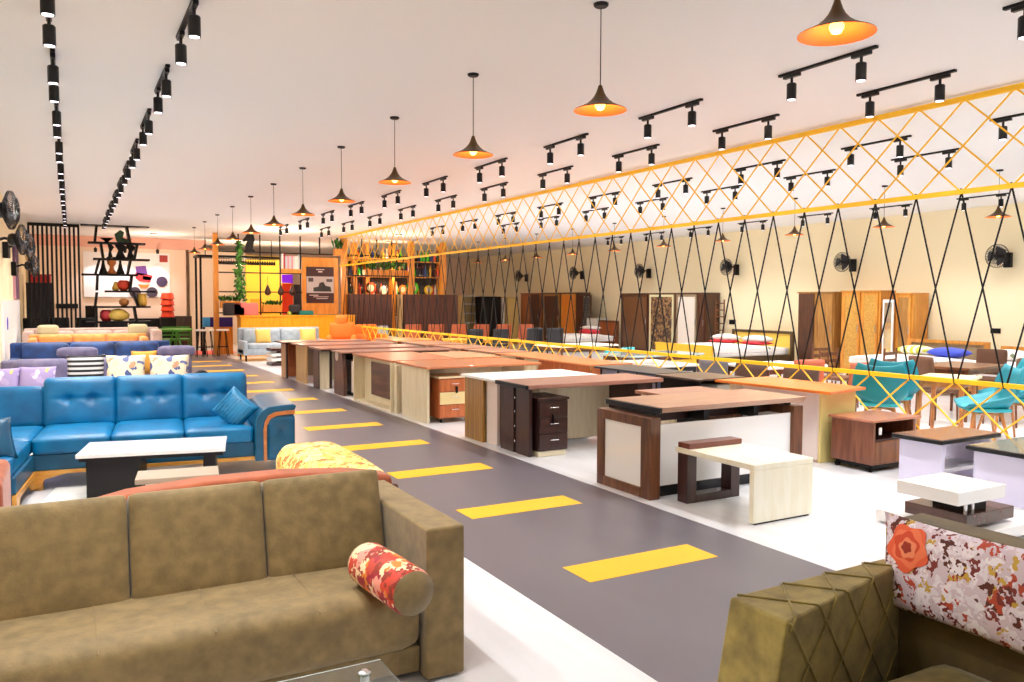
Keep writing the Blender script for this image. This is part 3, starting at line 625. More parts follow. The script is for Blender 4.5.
simple_desk('pale_end_desk', 'desk with cream end and red brown inner panel in the second row', 6.35, 7.2, 13.5, 14.6, WALTX, CRM, ORV)
simple_desk('grey_brown_desk', 'grey brown desk near the far end of the second row', 6.3, 7.2, 14.9, 16.2, WALTX, CRM, CRM)
simple_desk('reddish_far_desk', 'reddish topped desk at the far end of the second row', 6.3, 7.2, 16.6, 18.0, ORW, CRM, ORV)
simple_desk('tan_middle_desk', 'tan topped desk between the two desk rows', 5.3, 6.1, 11.3, 12.7, wood('c48458', 'd89a6c'), CRM, CRM)
# brown cabinet on casters
s = thing('tv_cabinet', 'walnut cabinet on black casters with a white price tag', 'cabinet', (0, 0, 0))
WC = wood('6a3c28', '8a5438', (14, 14, 1.5), .4)
slab(s, 'side_panel', 6.76, 6.80, 5.02, 5.50, .075, .49, WC); slab(s, 'top', 6.73, 7.47, 5.0, 5.52, .49, .515, wood('a8684c', 'c07c5c', (14, 14, 14), .3, .4)); slab(s, 'bottom', 6.80, 7.42, 5.02, 5.5, .075, .10, WC)
slab(s, 'back_panel', 6.80, 7.42, 5.47, 5.50, .10, .49, BLACK); slab(s, 'drawer', 6.80, 7.36, 5.02, 5.30, .10, .30, WC); slab(s, 'shelf', 6.8, 7.36, 5.04, 5.46, .30, .32, DKB); slab(s, 'side_panel', 7.37, 7.41, 5.02, 5.5, .075, .49, WC)
slab(s, 'plinth', 6.80, 7.38, 5.05, 5.47, .03, .07, BLACK); MB().box(6.83, 6.87, 5.005, 5.01, .37, .44).build('price_tag', WHITE, s)
for x in (6.8, 7.36):
    for y in (5.07, 5.45): MB().lathe([(.025, -.012), (.025, .012)], 12, T(x, y, .025, 0, 90)).box(x - .012, x + .012, y - .012, y + .012, .025, .075).build('caster', BLACK, s)
# two white based tables
def white_base_table(name, label, y0, y1, top, x0=6.50, x1=7.38):
    s = thing(name, label, 'coffee table', (0, 0, 0))
    MB().box(x0, x1, y0, y1, .43, .47).build('tabletop_edge', BLK2, s, bevel=.012, seg=3)
    slab(s, 'tabletop', x0 + .015, x1, y0 + .015, y1 - .015, .47, .473, top, 0)
    slab(s, 'side_panel', x0 + .06, x0 + .10, y0 + .03, y1 - .04, .03, .43, plain('dcd8f0', .25)); slab(s, 'side_panel', x1 - .14, x1 - .10, y0 + .03, y1 - .04, .03, .43, plain('dcd8f0', .25))
    slab(s, 'shelf', x0 + .10, x1 - .14, y0 + .05, y1 - .06, .17, .20, plain('cfcdd8', .2)); slab(s, 'foot', x0 + .05, x1 - .09, y0 + .02, y1 - .03, 0, .03, plain('e4e4ea', .3))
white_base_table('brown_top_table', 'coffee table with glossy brown top on white panels beside the walnut cabinet', 4.16, 4.64, wood('6e3a20', '96562f', (10, 1.5, 10), .25, .15))
white_base_table('grey_top_table', 'coffee table with grey brown top on white panels at the right edge', 3.46, 3.96, wood('5a4c40', '8a7a66', (10, 1.5, 10), .2, .3))
# stacked slab table
s = thing('stacked_slab_table', 'rotating coffee table of white and dark brown stacked square slabs', 'coffee table', (0, 0, 0))
slab(s, 'base_slab', 5.30, 6.2, 3.12, 3.90, .02, .10, GLOSSW, .004); slab(s, 'foot', 5.36, 6.14, 3.18, 3.84, 0, .02, BLACK)
slab(s, 'middle_slab', 5.30, 5.86, 3.20, 3.66, .125, .21, wood('3a2018', '5c3424', (10, 1.5, 10), .25, .3), .004); slab(s, 'top_slab', 5.12, 5.66, 3.15, 3.60, .305, .395, GLOSSW, .004)
for z0, z1, x, y in ((.10, .125, 5.6, 3.42), (.21, .305, 5.5, 3.38)): MB().box(x - .12, x + .12, y - .12, y + .12, z0, z1).build('swivel_block', BLACK, s)
for x, y in ((5.38, 3.26), (5.46, 3.26), (5.4, 3.5), (5.62, 3.3)): MB().lathe([(.012, .21), (.012, .305)], 10, T(x, y, 0)).build('pin', CHROME, s)


# ------------------------------------------------------------ dining area behind the lattice
def bar(m, a, b, r0, r1=None, seg=6):
    m.tube([a, b], [r0, r1 or r0], seg); return m
TEAL = plain('0a8494', .5); TEALD = plain('0c8494', .5); LEGW = wood('b06a34', 'd08c50', (10, 10, 3))
def make_shell_chair():
    t = thing('shell_chair', 'x', 'chair')
    m = MB(); bm = m.bm; n = 12; G = []
    for i in range(n + 1):            # bucket: rows from the front edge over the seat up the back
        f = i / n; row = []
        y = -.22 + .42 * min(1, f / .55) + (.10 * max(0, (f - .55) / .45)); z = .45 - .03 * math.sin(PI * min(1, f / .55)) + (.40 * max(0, (f - .52) / .48)) ** 1.0
        wd = (.26 - .05 * max(0, (f - .6) / .4) ** 2) * (1 - .18 * max(0, 1 - f / .2) ** 2)
        for j in range(n + 1):
            u = 2 * j / n - 1; lift = .15 * abs(u) ** 2.4 * (.22 + .78 * math.sin(PI * min(1, f * .95 + .05))) ; row.append(bm.verts.new((u * wd, y - .04 * abs(u) ** 2 * (f > .6), z + lift)))
        G.append(row)
    for i in range(n):
        for j in range(n): bm.faces.new([G[i][j], G[i][j + 1], G[i + 1][j + 1], G[i + 1][j]])
    o = m.build('shell', TEAL, t, smooth=True); sd = o.modifiers.new('solid', 'SOLIDIFY'); sd.thickness = .018
    MB().soft(.38, .38, .04, .018, .008, 6, (), T(0, -.01, .452)).build('seat_pad', plain('30aebb', .5), t, smooth=True)
    for sx in (-1, 1):
        for sy in (-1, 1): bar(MB(), (sx * .12, sy * .12 - .02, .42), (sx * .21, sy * .21 - .02, 0), .018, .011, 8).build('leg', LEGW, t)
    bar(bar(MB(), (-.12, -.12, .40), (.12, .12, .40), .012), (-.12, .10, .40), (.12, -.14, .40), .012).build('cross_frame', LEGW, t)
    return t
ch0 = make_shell_chair(); first = [True]
def shell(x, y, rz, label):
    t = ch0 if first[0] else copy_tree(ch0); first[0] = False
    t.location = (x, y, 0); t.rotation_euler.z = R(rz); t.scale = (1.1, 1.1, 1.1); t['label'] = label; t['group'] = 'teal shell chairs'
shell(8.12, 5.95, 125, 'teal shell chair left of the pale dining table, leftmost of the four')
shell(8.85, 6.3, 120, 'teal shell chair left of the pale dining table, behind the leftmost one')
shell(8.75, 5.12, -130, 'teal shell chair right of the pale dining table, nearest the right edge')
shell(9.85, 5.5, -125, 'teal shell chair right of the pale dining table, behind the nearest right one')
def table(name, label, x, y, w, d, z, top, leg, rz=0, r=.03, th=.035):
    s = thing(name, label, 'table', (x, y, 0), R(rz))
    MB().box(-w / 2, w / 2, -d / 2, d / 2, z - th, z).build('tabletop', top, s, bevel=.01)
    MB().box(-w / 2 + .06, w / 2 - .06, -d / 2 + .06, d / 2 - .06, z - th - .07, z - th).build('apron', leg, s)
    for a in (-1, 1):
        for b in (-1, 1): bar(MB(), (a * (w / 2 - .08), b * (d / 2 - .08), z - th), (a * (w / 2 - .06), b * (d / 2 - .06), 0), r, r * .7, 8).build('leg', leg, s)
    return s
table('dining_table', 'dining table with pale top among the teal shell chairs', 9.45, 6.0, .8, .6, .74, plain('e8d8a8', .3), LEGW, 20)
def chair(name, label, x, y, rz, mat, seatm=None, h=.88, w=.44, padded=True, group=None):
    t = thing(name, label, 'chair', (x, y, 0), R(rz), group)
    MB().soft(w, w, .06, .025, .008, 5, (), T(0, 0, .46)).build('seat', seatm or mat, t, smooth=True)
    if padded: MB().soft(w, .05, h - .52, .022, .008, 6, (), T(0, w / 2, .52 + (h - .52) / 2, -6), 'y').build('backrest', seatm or mat, t, smooth=True)
    else:
        m = MB(); 
        for i in range(3): m.box(-w / 2 + .03, w / 2 - .03, w / 2 - .02, w / 2, .58 + i * .11, .63 + i * .11)
        m.build('backrest', mat, t)
    for a in (-1, 1):
        bar(MB(), (a * (w / 2 - .03), -w / 2 + .03, .44), (a * (w / 2 - .02), -w / 2 + .02, 0), .018, .013, 6).build('leg', mat, t)
        bar(MB(), (a * (w / 2 - .02), w / 2 - .01, h - .04 if not padded else .5), (a * (w / 2 - .02), w / 2 + .02, 0), .018, .014, 6).build('leg', mat, t)
    return t
SAL = plain('c86a4c', .6); BRN = wood('5a3018', '7c4826', (10, 10, 3)); DGR = plain('2a2a32', .5)
table('walnut_dining_table', 'walnut dining table behind the teal shell chairs, in front of the beds', 11.3, 7.0, 1.2, .8, .75, wood('6a3c20', '8a5430', (10, 1.5, 10)), BRN, 8)
for i, (x, y, rz) in enumerate(((10.35, 6.75, 75), (11.1, 6.2, 180), (11.8, 6.35, 185), (12.45, 7.3, -80))):
    chair('wooden_chair', 'brown wooden chair at the walnut dining table, %s' % ['at its left end', 'near side left', 'near side right', 'at its right end'][i], x, y, rz, BRN, plain('6a4630', .6), .92, .44)
chair('padded_chair', 'salmon padded dining chair behind the orange top desk, left one', 8.75, 7.65, 160, BRN, SAL)
chair('padded_chair', 'salmon padded dining chair behind the orange top desk, right one', 9.0, 7.0, 165, BRN, SAL)
table('white_dining_table', 'white dining table beside the salmon padded chairs', 8.95, 8.3, 1.2, .9, .75, WHITE, BRN, 0)
for i, (x, y) in enumerate(((7.98, 8.0), (8.0, 8.75), (8.05, 7.2))):
    chair('barrel_chair', 'brown padded chair behind the lattice, %s from the camera' % ['second', 'third', 'nearest'][i], x, y, -80, DGR if i == 1 else BRN, plain('5a4038', .6) if i != 1 else plain('6a6870', .6), h=.80, w=.5, group='brown chairs along the lattice')
for i, (x, y, rz) in enumerate(((10.6, 8.5, 0), (11.6, 8.1, 10), (11.5, 9.4, 0))):
    chair('slat_back_chair', 'brown slat back wooden chair before the carved wardrobe, %s from the camera' % ['second', 'nearest', 'third'][i], x, y, rz, BRN, None, .95, padded=False)
table('glass_dining_table', 'grey glass topped dining table behind the lattice', 8.9, 11.0, 1.7, .85, .75, plain('a8b8b4', .1, coat=.4), BRN, 5)
table('white_coffee_table', 'long white table right behind the lattice beside the navy desk', 8.05, 9.85, .8, 1.2, .70, GLOSSW, DGR, 0)
table('cream_dining_table', 'cream dining table in front of the orange door wardrobe', 9.2, 13.8, 1.5, .9, .76, plain('f2e8d0', .3), BRN, 5)
for i, (x, y) in enumerate(((8.55, 12.0), (9.2, 12.4))):
    chair('aqua_chair', 'small aqua seated chair behind the lattice, %s' % ['left one', 'right one'][1 - i], x, y, 200, DGR, plain('38b8c0', .5), .78)
for i in range(2):
    chair('black_chair', 'black high back dining chair, %s of the pair' % ['left', 'right'][i], 9.9 + i * .42, 16.9 - i * .25, 180, BLACK, plain('1c1c22', .4), 1.0, .46)
for i in range(2):
    chair('black_chair', 'black dining chair near the brown panels, %s' % ['left one', 'right one'][i], 9.5 + i * .6, 19.3 - i * .3, 180, BLACK, plain('1c1c22', .4), .9, .46)
for i in range(6):
    chair('terracotta_chair', 'terracotta padded chair in front of the brown panels, %s from the left' % ['first', 'second', 'third', 'fourth', 'fifth', 'sixth'][i], 8.95 + i * .62, 22.3 - i * .25, 180, plain('d8a060', .5), plain('b85c34', .6), .95, .5, group='terracotta chairs by the brown panels')
for i in range(3):
    table('yellow_side_table', 'small yellow wood table in front of the terracotta chairs, %s' % ['left one', 'middle one', 'right one'][i], 8.5 + i * .9, 20.6 - i * .5, .6, .6, .6, plain('f0b848', .4), plain('e0a030', .4), 0)

# ------------------------------------------------------------ beds, wardrobes on the right
BED = fabric('e8e2dc', 'f8f4f0', 6, .8)
BEDP = floral([(0, '7a8a6a'), (.2, 'f0ece8'), (.7, 'f8f6f4'), (.9, '9a8ab0')], 7, ('f4f0ee', .3))
def bed(name, label, x0, x1, y0, y1, frame, headm, hz, quilt, foot=None):
    s = thing(name, label, 'bed', (x1, (y0 + y1) / 2, 0)); L = x1 - x0; hw = (y1 - y0) / 2
    MB().box(-L, -.08, -hw, hw, .12, .32).build('bed_frame', frame, s, bevel=.01)
    MB().soft(L - .16, 2 * hw - .06, .22, .06, .01, 8, (), T(-L / 2 - .02, 0, .40)).build('mattress', WHITE, s, smooth=True)
    MB().soft(L * .72, 2 * hw + .02, .16, .05, .015, 14, (), T(-L * .62, 0, .47)).build('quilt', quilt, s, smooth=True)
    f = MB().box(-.08, 0, -hw - .03, -hw + .06, 0, hz).box(-.08, 0, hw - .06, hw + .03, 0, hz).box(-.08, 0, -hw + .06, hw - .06, hz - .07, hz).build('headboard_frame', frame, s, bevel=.006)
    MB().box(-.05, -.01, -hw + .06, hw - .06, .3, hz - .07).build('headboard_panel', headm, f)
    if foot: MB().box(-L - .05, -L, -hw, hw, .12, .56).box(-L - .06, -L + .01, -hw - .02, hw + .02, .56, .60).build('footboard', foot, s)
    for a in (-L + .06, -.04):
        for b in (-hw + .08, hw - .08): MB().box(a - .04, a + .04, b - .04, b + .04, 0, .12).build('leg', frame, s)
    return s
def bpillow(label, x, y, z, w, h, t, mat, rz=0, ry=0):
    o = MB().pillow(w, h, t, 12, T(0, 0, 0, 90)).build('bed_pillow', mat, smooth=True, loc=(x, y, z), rz=R(rz)); return tag(o, label, 'pillow')
HON = wood('c07a2c', 'dc9a40', (12, 12, 1.6), .35)
bed('honey_bed', 'double bed with honey wood headboard at the right wall', 14.0, 16.05, 9.35, 11.05, HON, fabric('8a7458', 'a08a68', 12), .86, BEDP)
bpillow('white pillow with yellow stripes on the honey bed, left one', 15.5, 10.55, .655, .45, .66, .2, stripes('f4f0e8', 'd8dc50', 7, 'Y'), 0)
bpillow('royal blue pillow on the honey bed, right one', 15.3, 9.7, .655, .45, .72, .2, plain('4458d8', .7), 0)
bed('white_bed', 'bed with white patterned bedding at the far right edge', 13.6, 16.05, 7.3, 9.05, HON, fabric('8a8478', 'a09a88', 12), .80, BEDP)
bpillow('white floral pillow on the bed at the far right edge', 15.4, 8.6, .665, .45, .7, .22, BEDP)
bpillow('second white floral pillow on the bed at the far right edge', 15.4, 7.75, .665, .45, .7, .22, BEDP)
bed('yellow_panel_bed', 'bed with yellow headboard panel and yellow footboard beyond the truss', 13.35, 16.05, 14.25, 16.3, wood('3a2c1c', '5a4428'), plain('f0cc58', .4), .90, BEDP, plain('f4c030', .4))
RW = None
for i, y in enumerate((15.85, 14.75)):
    bpillow('white pillow with red underside on the yellow panel bed, %s one' % ['left', 'right'][i], 15.3, y, .70, .45, .74, .2, WHITE)
    bpillow('flat red pillow beneath the %s white pillow on the yellow panel bed' % ['left', 'right'][i], 15.25, y, .605, .48, .78, .1, plain('d01c30', .6))
bed('brown_bed', 'bed with red brown headboard left of the floral door wardrobe', 13.9, 16.05, 21.6, 22.75, BRN, wood('8a4420', 'a85c30'), 1.0, BED)
bpillow('white and red pillow on the bed left of the floral door wardrobe', 15.3, 22.2, .62, .45, .7, .22, plain('d83040', .6)); bpillow('white pillow on the bed left of the floral door wardrobe', 15.35, 22.2, .76, .45, .66, .14, WHITE)

def yx(px, X=16.0): return onx(px, 330, X).y
def wardrobe(label, p0, p1, body, doors, h=1.84, d=.55, X=16.0, plinth=.08):
    """doors: list of (px0, px1, frame material, panel material)"""
    a, b = yx(p1, X), yx(p0, X)
    s = thing('wardrobe', label, 'wardrobe', (X, (a + b) / 2, 0)); cy = (a + b) / 2
    MB().box(.03, d, a - cy, b - cy, 0, h).build('carcass', body, s, bevel=.006)
    MB().box(-.01, d, a - cy - .01, b - cy + .01, h, h + .03).build('cornice', body, s)
    for q0, q1, fm, pm in doors:
        c, e = yx(q1, X) - cy, yx(q0, X) - cy; g = min(.07, (e - c) * .14)
        dr = MB().box(0, .028, c, e, plinth, plinth + g).box(0, .028, c, e, h - g - .02, h - .02).box(0, .028, c, c + g, plinth + g, h - g - .02).box(0, .028, e - g, e, plinth + g, h - g - .02).build('door', fm, s)
        MB().box(.008, .027, c + g, e - g, plinth + g, h - g - .02).build('door_panel', pm, dr)
        MB().tube([(-.03, c + g / 2, .95), (-.03, c + g / 2, 1.12)], .008, 6).box(-.03, 0, c + g / 2 - .006, c + g / 2 + .006, .95, .965).box(-.03, 0, c + g / 2 - .006, c + g / 2 + .006, 1.105, 1.12).build('handle', CHROME, dr)
    return s
DW = wood('3a2014', '5a3420', (14, 14, 1.5)); LEO = floral([(0, '3a2416'), (.4, '6a4a2c'), (.7, '8a6a40')], 16); MIR = plain('d8d4cc', .05, .9); CARV = wood('a87830', 'd8a850', (40, 40, 20), .4); OKD = wood('8a5c28', 'b48444', (18, 18, 1.4))
wardrobe('single door honey wood cabinet at the right wall beside the honey bed', 893.5, 912, HON, [(895.5, 910, HON, OKD)], 1.82)
wardrobe('honey wood wardrobe with two carved lattice doors at the right wall', 840, 879, HON, [(842, 859, HON, CARV), (861, 877, HON, CARV)], 1.88)
wardrobe('brown wardrobe with a dark left door beside the carved wardrobe', 797, 833, OKD, [(798, 813, DW, DW), (815, 832, OKD, OKD)], 1.86)
wardrobe('dark brown wardrobe with mottled door, pale door and mirror door', 620, 705, DW, [(622, 647, DW, wood('5a3a22', '6e4a2c')), (649, 673, plain('c8c098', .4), LEO), (676, 696, plain('8a7a60', .4), plain('d8cfc4', .15)), (697, 704, DW, DW)], 1.87)
wardrobe('brown wardrobe with bright orange wooden door', 541, 577, DW, [(543, 559, OKD, DW), (561, 575, HON, wood('d07a20', 'e89038'))], 1.92)
wardrobe('dark red brown wardrobe left of the orange door wardrobe', 520, 540, wood('8a4a20', 'b0642c'), [(522, 530, wood('8a4a20', 'b0642c'), wood('a05a28', 'c07038')), (531, 539, DW, DW)], 1.92)
s = thing('standing_mirror', 'tall white framed mirror leaning beside the single door cabinet', 'mirror', (15.9, yx(890.3), 0)); MB().box(0, .03, -.13, .13, 0, 1.7).build('frame', WHITE, s); MB().box(-.004, 0, -.09, .09, .06, 1.64).build('mirror_glass', MIR, s)
s = thing('mirror_stand', 'narrow dark mirror beside the orange door wardrobe', 'mirror', (16.0, yx(584), 0)); MB().box(0, .05, -.38, .38, 0, 1.85).build('frame', DW, s); MB().box(-.004, 0, -.32, .05, .5, 1.8).build('mirror_glass', MIR, s)
s = thing('grey_cabinet', 'plain pale grey cabinet near the orange door wardrobe', 'cabinet', (15.9, yx(594), 0)); MB().box(0, .5, -.3, .3, .05, 1.05).build('body', plain('d0d0cc', .4), s); MB().box(-.015, 0, -.28, .28, .08, 1.02).build('door', plain('dcdcd8', .35), s); MB().box(.03, .48, -.28, .28, 0, .05).build('plinth', DGR, s)
s = thing('ladder_rack', 'narrow wooden ladder rack right of the floral door wardrobe', 'rack', (16.2, yx(714), 0))
for y in (-.16, .16): MB().box(0, .03, y - .012, y + .012, 0, 1.7).build('rail', BRN, s)
for z in range(8): MB().box(.005, .025, -.15, .15, .25 + z * .19, .28 + z * .19).build('rung', BRN, s)
MB().box(WR - .02, WR - .001, yx(730, 16.5) - .12, yx(730, 16.5) + .12, 1.0, 1.13).build('wall_switch', BLACK)
tag(D.objects['wall_switch'], 'small black switch plate on the right wall above the bed', 'switch')
MB().box(WR - .02, WR - .001, yx(993, 16.5) - .1, yx(993, 16.5) + .1, 1.02, 1.12).build('wall_socket', BLACK); tag(D.objects['wall_socket'], 'small black socket on the right wall under the rightmost fan', 'socket')
# display group at the far right corner
def unit(name, label, cat, p0, p1, Y, h, body, d=.5, shelves=(), doors=()):
    a, b = ony(p0, 330, Y).x, ony(p1, 330, Y).x; s = thing(name, label, cat, ((a + b) / 2, Y, 0)); hw = (b - a) / 2
    if shelves:
        MB().box(-hw, -hw + .04, 0, d, 0, h).build('side_panel', body, s); MB().box(hw - .04, hw, 0, d, 0, h).build('side_panel', body, s); MB().box(-hw + .04, hw - .04, d - .03, d, 0, h).build('back_panel', body, s)
        for z in shelves: MB().box(-hw + .04, hw - .04, .01, d - .03, z, z + .03).build('shelf', WHITE, s)
    else:
        MB().box(-hw, hw, 0, d, 0, h).build('body', body, s, bevel=.006)
        n = max(1, len(doors))
        for i, m in enumerate(doors):
            MB().box(-hw + 2 * hw * i / n + .02, -hw + 2 * hw * (i + 1) / n - .02, -.02, 0, .08, h - .05).build('door', m, s)
    return s
unit('open_shelf', 'beige shelf unit right of the dark brown panels', 'shelf', 463, 481, 27, 1.84, plain('c8b078', .5), .5, (.4, .8, 1.15, 1.5, 1.8))
unit('black_cabinet', 'tall black cabinet with yellow band in the far right corner', 'cabinet', 481.5, 501, 26.5, 1.80, BLACK, .5, (), (BLK2, BLK2))
unit('white_mirror', 'narrow white panel between black cabinet and yellow cabinet', 'panel', 502, 505, 26.8, 1.75, WHITE, .08, (), (WHITE,))
unit('yellow_cabinet', 'beige yellow cabinet at the far end right of the black cabinet', 'cabinet', 507, 518, 26.6, 1.78, plain('d0b068', .5), .5, (), (plain('d8bc74', .4),))
# brown panels (wardrobe backs)
WBK = wood('4a2418', '64382a', (14, 14, 1.2), .5)
unit('brown_wardrobe', 'tall dark brown wardrobe back beside the pergola post, left one', 'wardrobe', 349, 392, 24.85, 1.84, WBK, .25, (), (WBK, WBK, WBK))
unit('brown_wardrobe', 'tall dark brown wardrobe back right of the pergola post, right one', 'wardrobe', 404, 458, 24.85, 1.84, WBK, .25, (), (WBK, WBK, WBK))
unit('beige_screen', 'narrow beige panel at the left side of the right brown wardrobe', 'screen', 399, 403, 24.85, 1.84, plain('c8a878', .5), .2, (), (plain('c8a878', .5),))

# ------------------------------------------------------------ wall fans
def make_fan():
    t = thing('wall_fan', 'x', 'wall fan')           # faces -x; wall is at +x
    MB().box(.30, .40, -.07, .07, -.22, .08).build('wall_bracket', BLACK, t, bevel=.01)
    MB().tube([(.32, 0, -.02), (.20, 0, .02), (.12, 0, .0)], .022, 8).build('arm', BLACK, t)
    MB().lathe([(.03, 0), (.08, .02), (.10, .06), (.09, .13), (.03, .17)], 14, T(.16, 0, 0, 0, -90)).build('motor', BLK2, t, smooth=True)
    m = MB()
    for rr, x in ((.23, -.045), (.23, -.02), (.15, -.09), (.15, .02), (.08, -.105)):
        m.tube([(x, rr * math.cos(a), rr * math.sin(a)) for a in [2 * PI * i / 24 for i in range(24)]], .004, 5, True)
    for i in range(40):
        a = 2 * PI * i / 40; c, s_ = math.cos(a), math.sin(a)
        m.tube([(-.11, .04 * c, .04 * s_), (-.09, .15 * c, .15 * s_), (-.04, .228 * c, .228 * s_), (-.02, .228 * c, .228 * s_), (.02, .15 * c, .15 * s_), (.02, .06 * c, .06 * s_)], .0034, 4)
    m.build('cage', BLK2, t)
    b = MB()
    for k in range(3):
        a0 = 2 * PI * k / 3; V = []
        for i in range(7):
            for j in range(2):
                r_ = .035 + .165 * i / 6; w_ = (.62 + .25 * math.sin(PI * i / 6)) * (1 if j else -1); a = a0 + w_ * .8
                V.append(b.bm.verts.new((-.035 + (.02 if j else -.02), r_ * math.cos(a), r_ * math.sin(a))))
        for i in range(6): b.bm.faces.new([V[2 * i], V[2 * i + 1], V[2 * i + 3], V[2 * i + 2]])
    o = b.build('blade_rotor', plain('30303a', .3), t); sd = o.modifiers.new('s', 'SOLIDIFY'); sd.thickness = .004
    MB().lathe([(.03, 0), (.035, .02), (.02, .03)], 12, T(-.10, 0, 0, 0, -90)).build('hub_cap', BLK2, t)
    return t
f0 = make_fan(); ff = True
for i, (px, py, rz) in enumerate(((998, 256, 28), (843, 262, -30), (727, 267, -30), (640, 271, -30), (574, 273, -30), (519, 276, -20))):
    t = f0 if ff else copy_tree(f0); ff = False
    p = onx(px, py, WR - .42); t.location = p + Vector((0, 0, 0)); t.rotation_euler.z = 0
    t['label'] = 'black wall fan on the right wall, %s' % ['rightmost', 'second from the right', 'third from the right', 'fourth from the right', 'fifth from the right', 'leftmost of the right wall'][i]; t['group'] = 'fans on the right wall'
for i, (px, py, Y, sc) in enumerate(((26, 211, 11.4, 1.0), (27, 240, 14.3, 1.0), (40, 247, 17.5, 1.0), (41, 266, 20.2, 1.0))):
    t = copy_tree(f0); p = ony(px, py, Y); t.location = (p.x, p.y, p.z); t.rotation_euler.z = R(180 - 12)
    if p.x - WL > .44:
        for c in t.children:
            if c.name.startswith('wall_bracket'): pass
    t.location.x = WL + .42
    t['label'] = 'black wall fan on the left wall, %s' % ['nearest the camera', 'second from the camera', 'third from the camera', 'farthest, in front of the slatted screen'][i]; t['group'] = 'fans on the left wall'

# ------------------------------------------------------------ left wall and back
struct(MB().box(WL, WL + .04, 17.0, 23.2, 0, 1.62).build('trim_left', plain('ffffff', .3)))
o = MB().box(WL + .001, WL + .05, 21.2, 22.9, 1.64, 2.95).build('wall_banner', floral([(0, '3a2848'), (.4, '5a3c58'), (.7, '7a4c60'), (.9, 'c890a0')], 2.4)); tag(o, 'dark purple printed banner on the left wall under the fans', 'banner')
o = MB().lathe([(.12, 0), (.12, .01)], 20, T(WL + .04, 18.0, 1.18, 0, 90)).build('wall_mark', plain('3030c0', .5)); tag(o, 'small blue round mark on the white left wall panel', 'sign')
# slatted screen
s = thing('slatted_screen', 'black vertical slatted screen in front of the far left wall', 'screen', (-.77, 24, 0))
wS = 1.17
MB().box(0, wS, -.03, .03, 3.52, 3.60).build('top_rail', BLACK, s); MB().box(0, wS, -.03, .03, .0, .08).build('bottom_rail', BLACK, s)
for i in range(12): MB().box(i * (wS - .05) / 11, i * (wS - .05) / 11 + .05, -.025, .025, .08, 3.52).build('slat', BLACK, s)
# zigzag display shelf
s = thing('display_shelf', 'tall black zigzag display shelf holding figurines, right of the slatted screen', 'shelf', (0, 24.2, 0))
def shx(px): return ony(px, 300, 24.2).x
def shz(py): return ony(115, py, 24.2).z
SH = [(226, 82, 150), (243.5, 89, 146), (259.5, 94, 150), (275, 82, 138), (291.5, 105, 155), (307, 92, 150), (322, 85, 150)]
for py, a, b in SH: MB().box(shx(a), shx(b), -.2, .2, shz(py) - .025, shz(py) + .025).build('shelf', BLACK, s)
pts = [((98, 96), (128, 131)), ((102, 104), (138, 135)), ((100, 96), (131, 128)), ((98, 97), (132, 130)), ((97, 95), (133, 138)), ((96, 96), (134, 136)), ((96, 96), (134, 134))]
for i, pr in enumerate(pts):
    z1 = shz(SH[i][0]) - .025; z0 = shz(SH[i + 1][0]) + .025 if i < 6 else 0
    for (a, b) in pr:
        xa, xb = shx(a), shx(b); MB().prism([(xa - .03, z1), (xa + .03, z1), (xb + .03, z0), (xb - .03, z0)], -.2, .2).build('upright', BLACK, s)
SHELFZ = [shz(p) + .026 for p, _, _ in SH]
def fig(name, label, cat, px, lvl, prof, mat, seg=12):
    o = MB().lathe(prof, seg).build(name, mat, smooth=True, loc=(shx(px), 24.2, SHELFZ[lvl])); return tag(o, label, cat)
s = thing('green_bird_figurine', 'dark green curved figurine on the upper display shelf', 'figurine', (shx(119), 24.2, SHELFZ[1]))
MB().prism([(0, .0), (.22, .0), (.36, .12), (.2, .10), (.12, .14), (.16, .28), (.06, .34), (-.08, .22), (-.04, .06)], -.04, .04).build('body', plain('1c4a20', .4), s, bevel=.01)
s = thing('black_bowl', 'small black bowl on the upper display shelf', 'bowl', (shx(108), 24.2, SHELFZ[1])); MB().lathe([(.06, 0), (.05, .03), (.16, .10), (.17, .11), (.14, .10), (.03, .05)], 14).build('body', BLK2, s, smooth=True)
for i, (px, w_) in enumerate(((111, .10), (121, .22), (131, .16))):
    s = thing('sculpture', 'black sculpture on the second display shelf, %s' % ['left one', 'middle one', 'right one'][i], 'sculpture', (shx(px), 24.2, SHELFZ[2]), 0, 'sculptures on the display shelf')
    MB().box(-w_ * .8, w_ * .8, -.06, .06, 0, .04).build('base', BLACK, s)
    MB().prism([(-w_ * .5, .04), (w_ * .6, .04), (w_ * .3, .18), (w_, .30), (w_ * .2, .40), (-w_ * .7, .42), (-w_ * .2, .22)], -.05, .05).build('figure', BLACK, s, bevel=.01)
CONE = [(.10, 0), (.11, .02), (.06, .16), (.03, .30), (.035, .34), (.005, .42)]
fig('cone_figurine', 'black pointed figurine left on the third display shelf', 'figurine', 104, 3, CONE, BLACK); fig('cone_figurine', 'black pointed figurine right on the third display shelf', 'figurine', 121, 3, CONE, BLACK)
fig('orange_bust', 'orange and brown bust between the black pointed figurines', 'figurine', 112.5, 3, [(.10, 0), (.12, .04), (.06, .12), (.05, .2), (.11, .28), (.11, .38), (.04, .46)], plain('c8742c', .5))
fig('red_pot', 'red and orange pot on the fourth display shelf', 'pot', 124, 4, [(.08, 0), (.16, .08), (.16, .22), (.10, .28)], plain('d04028', .5)); fig('yellow_pot', 'yellow pot on the fourth display shelf', 'pot', 116, 4, [(.07, 0), (.10, .05), (.06, .16), (.03, .24)], plain('d8b048', .5))
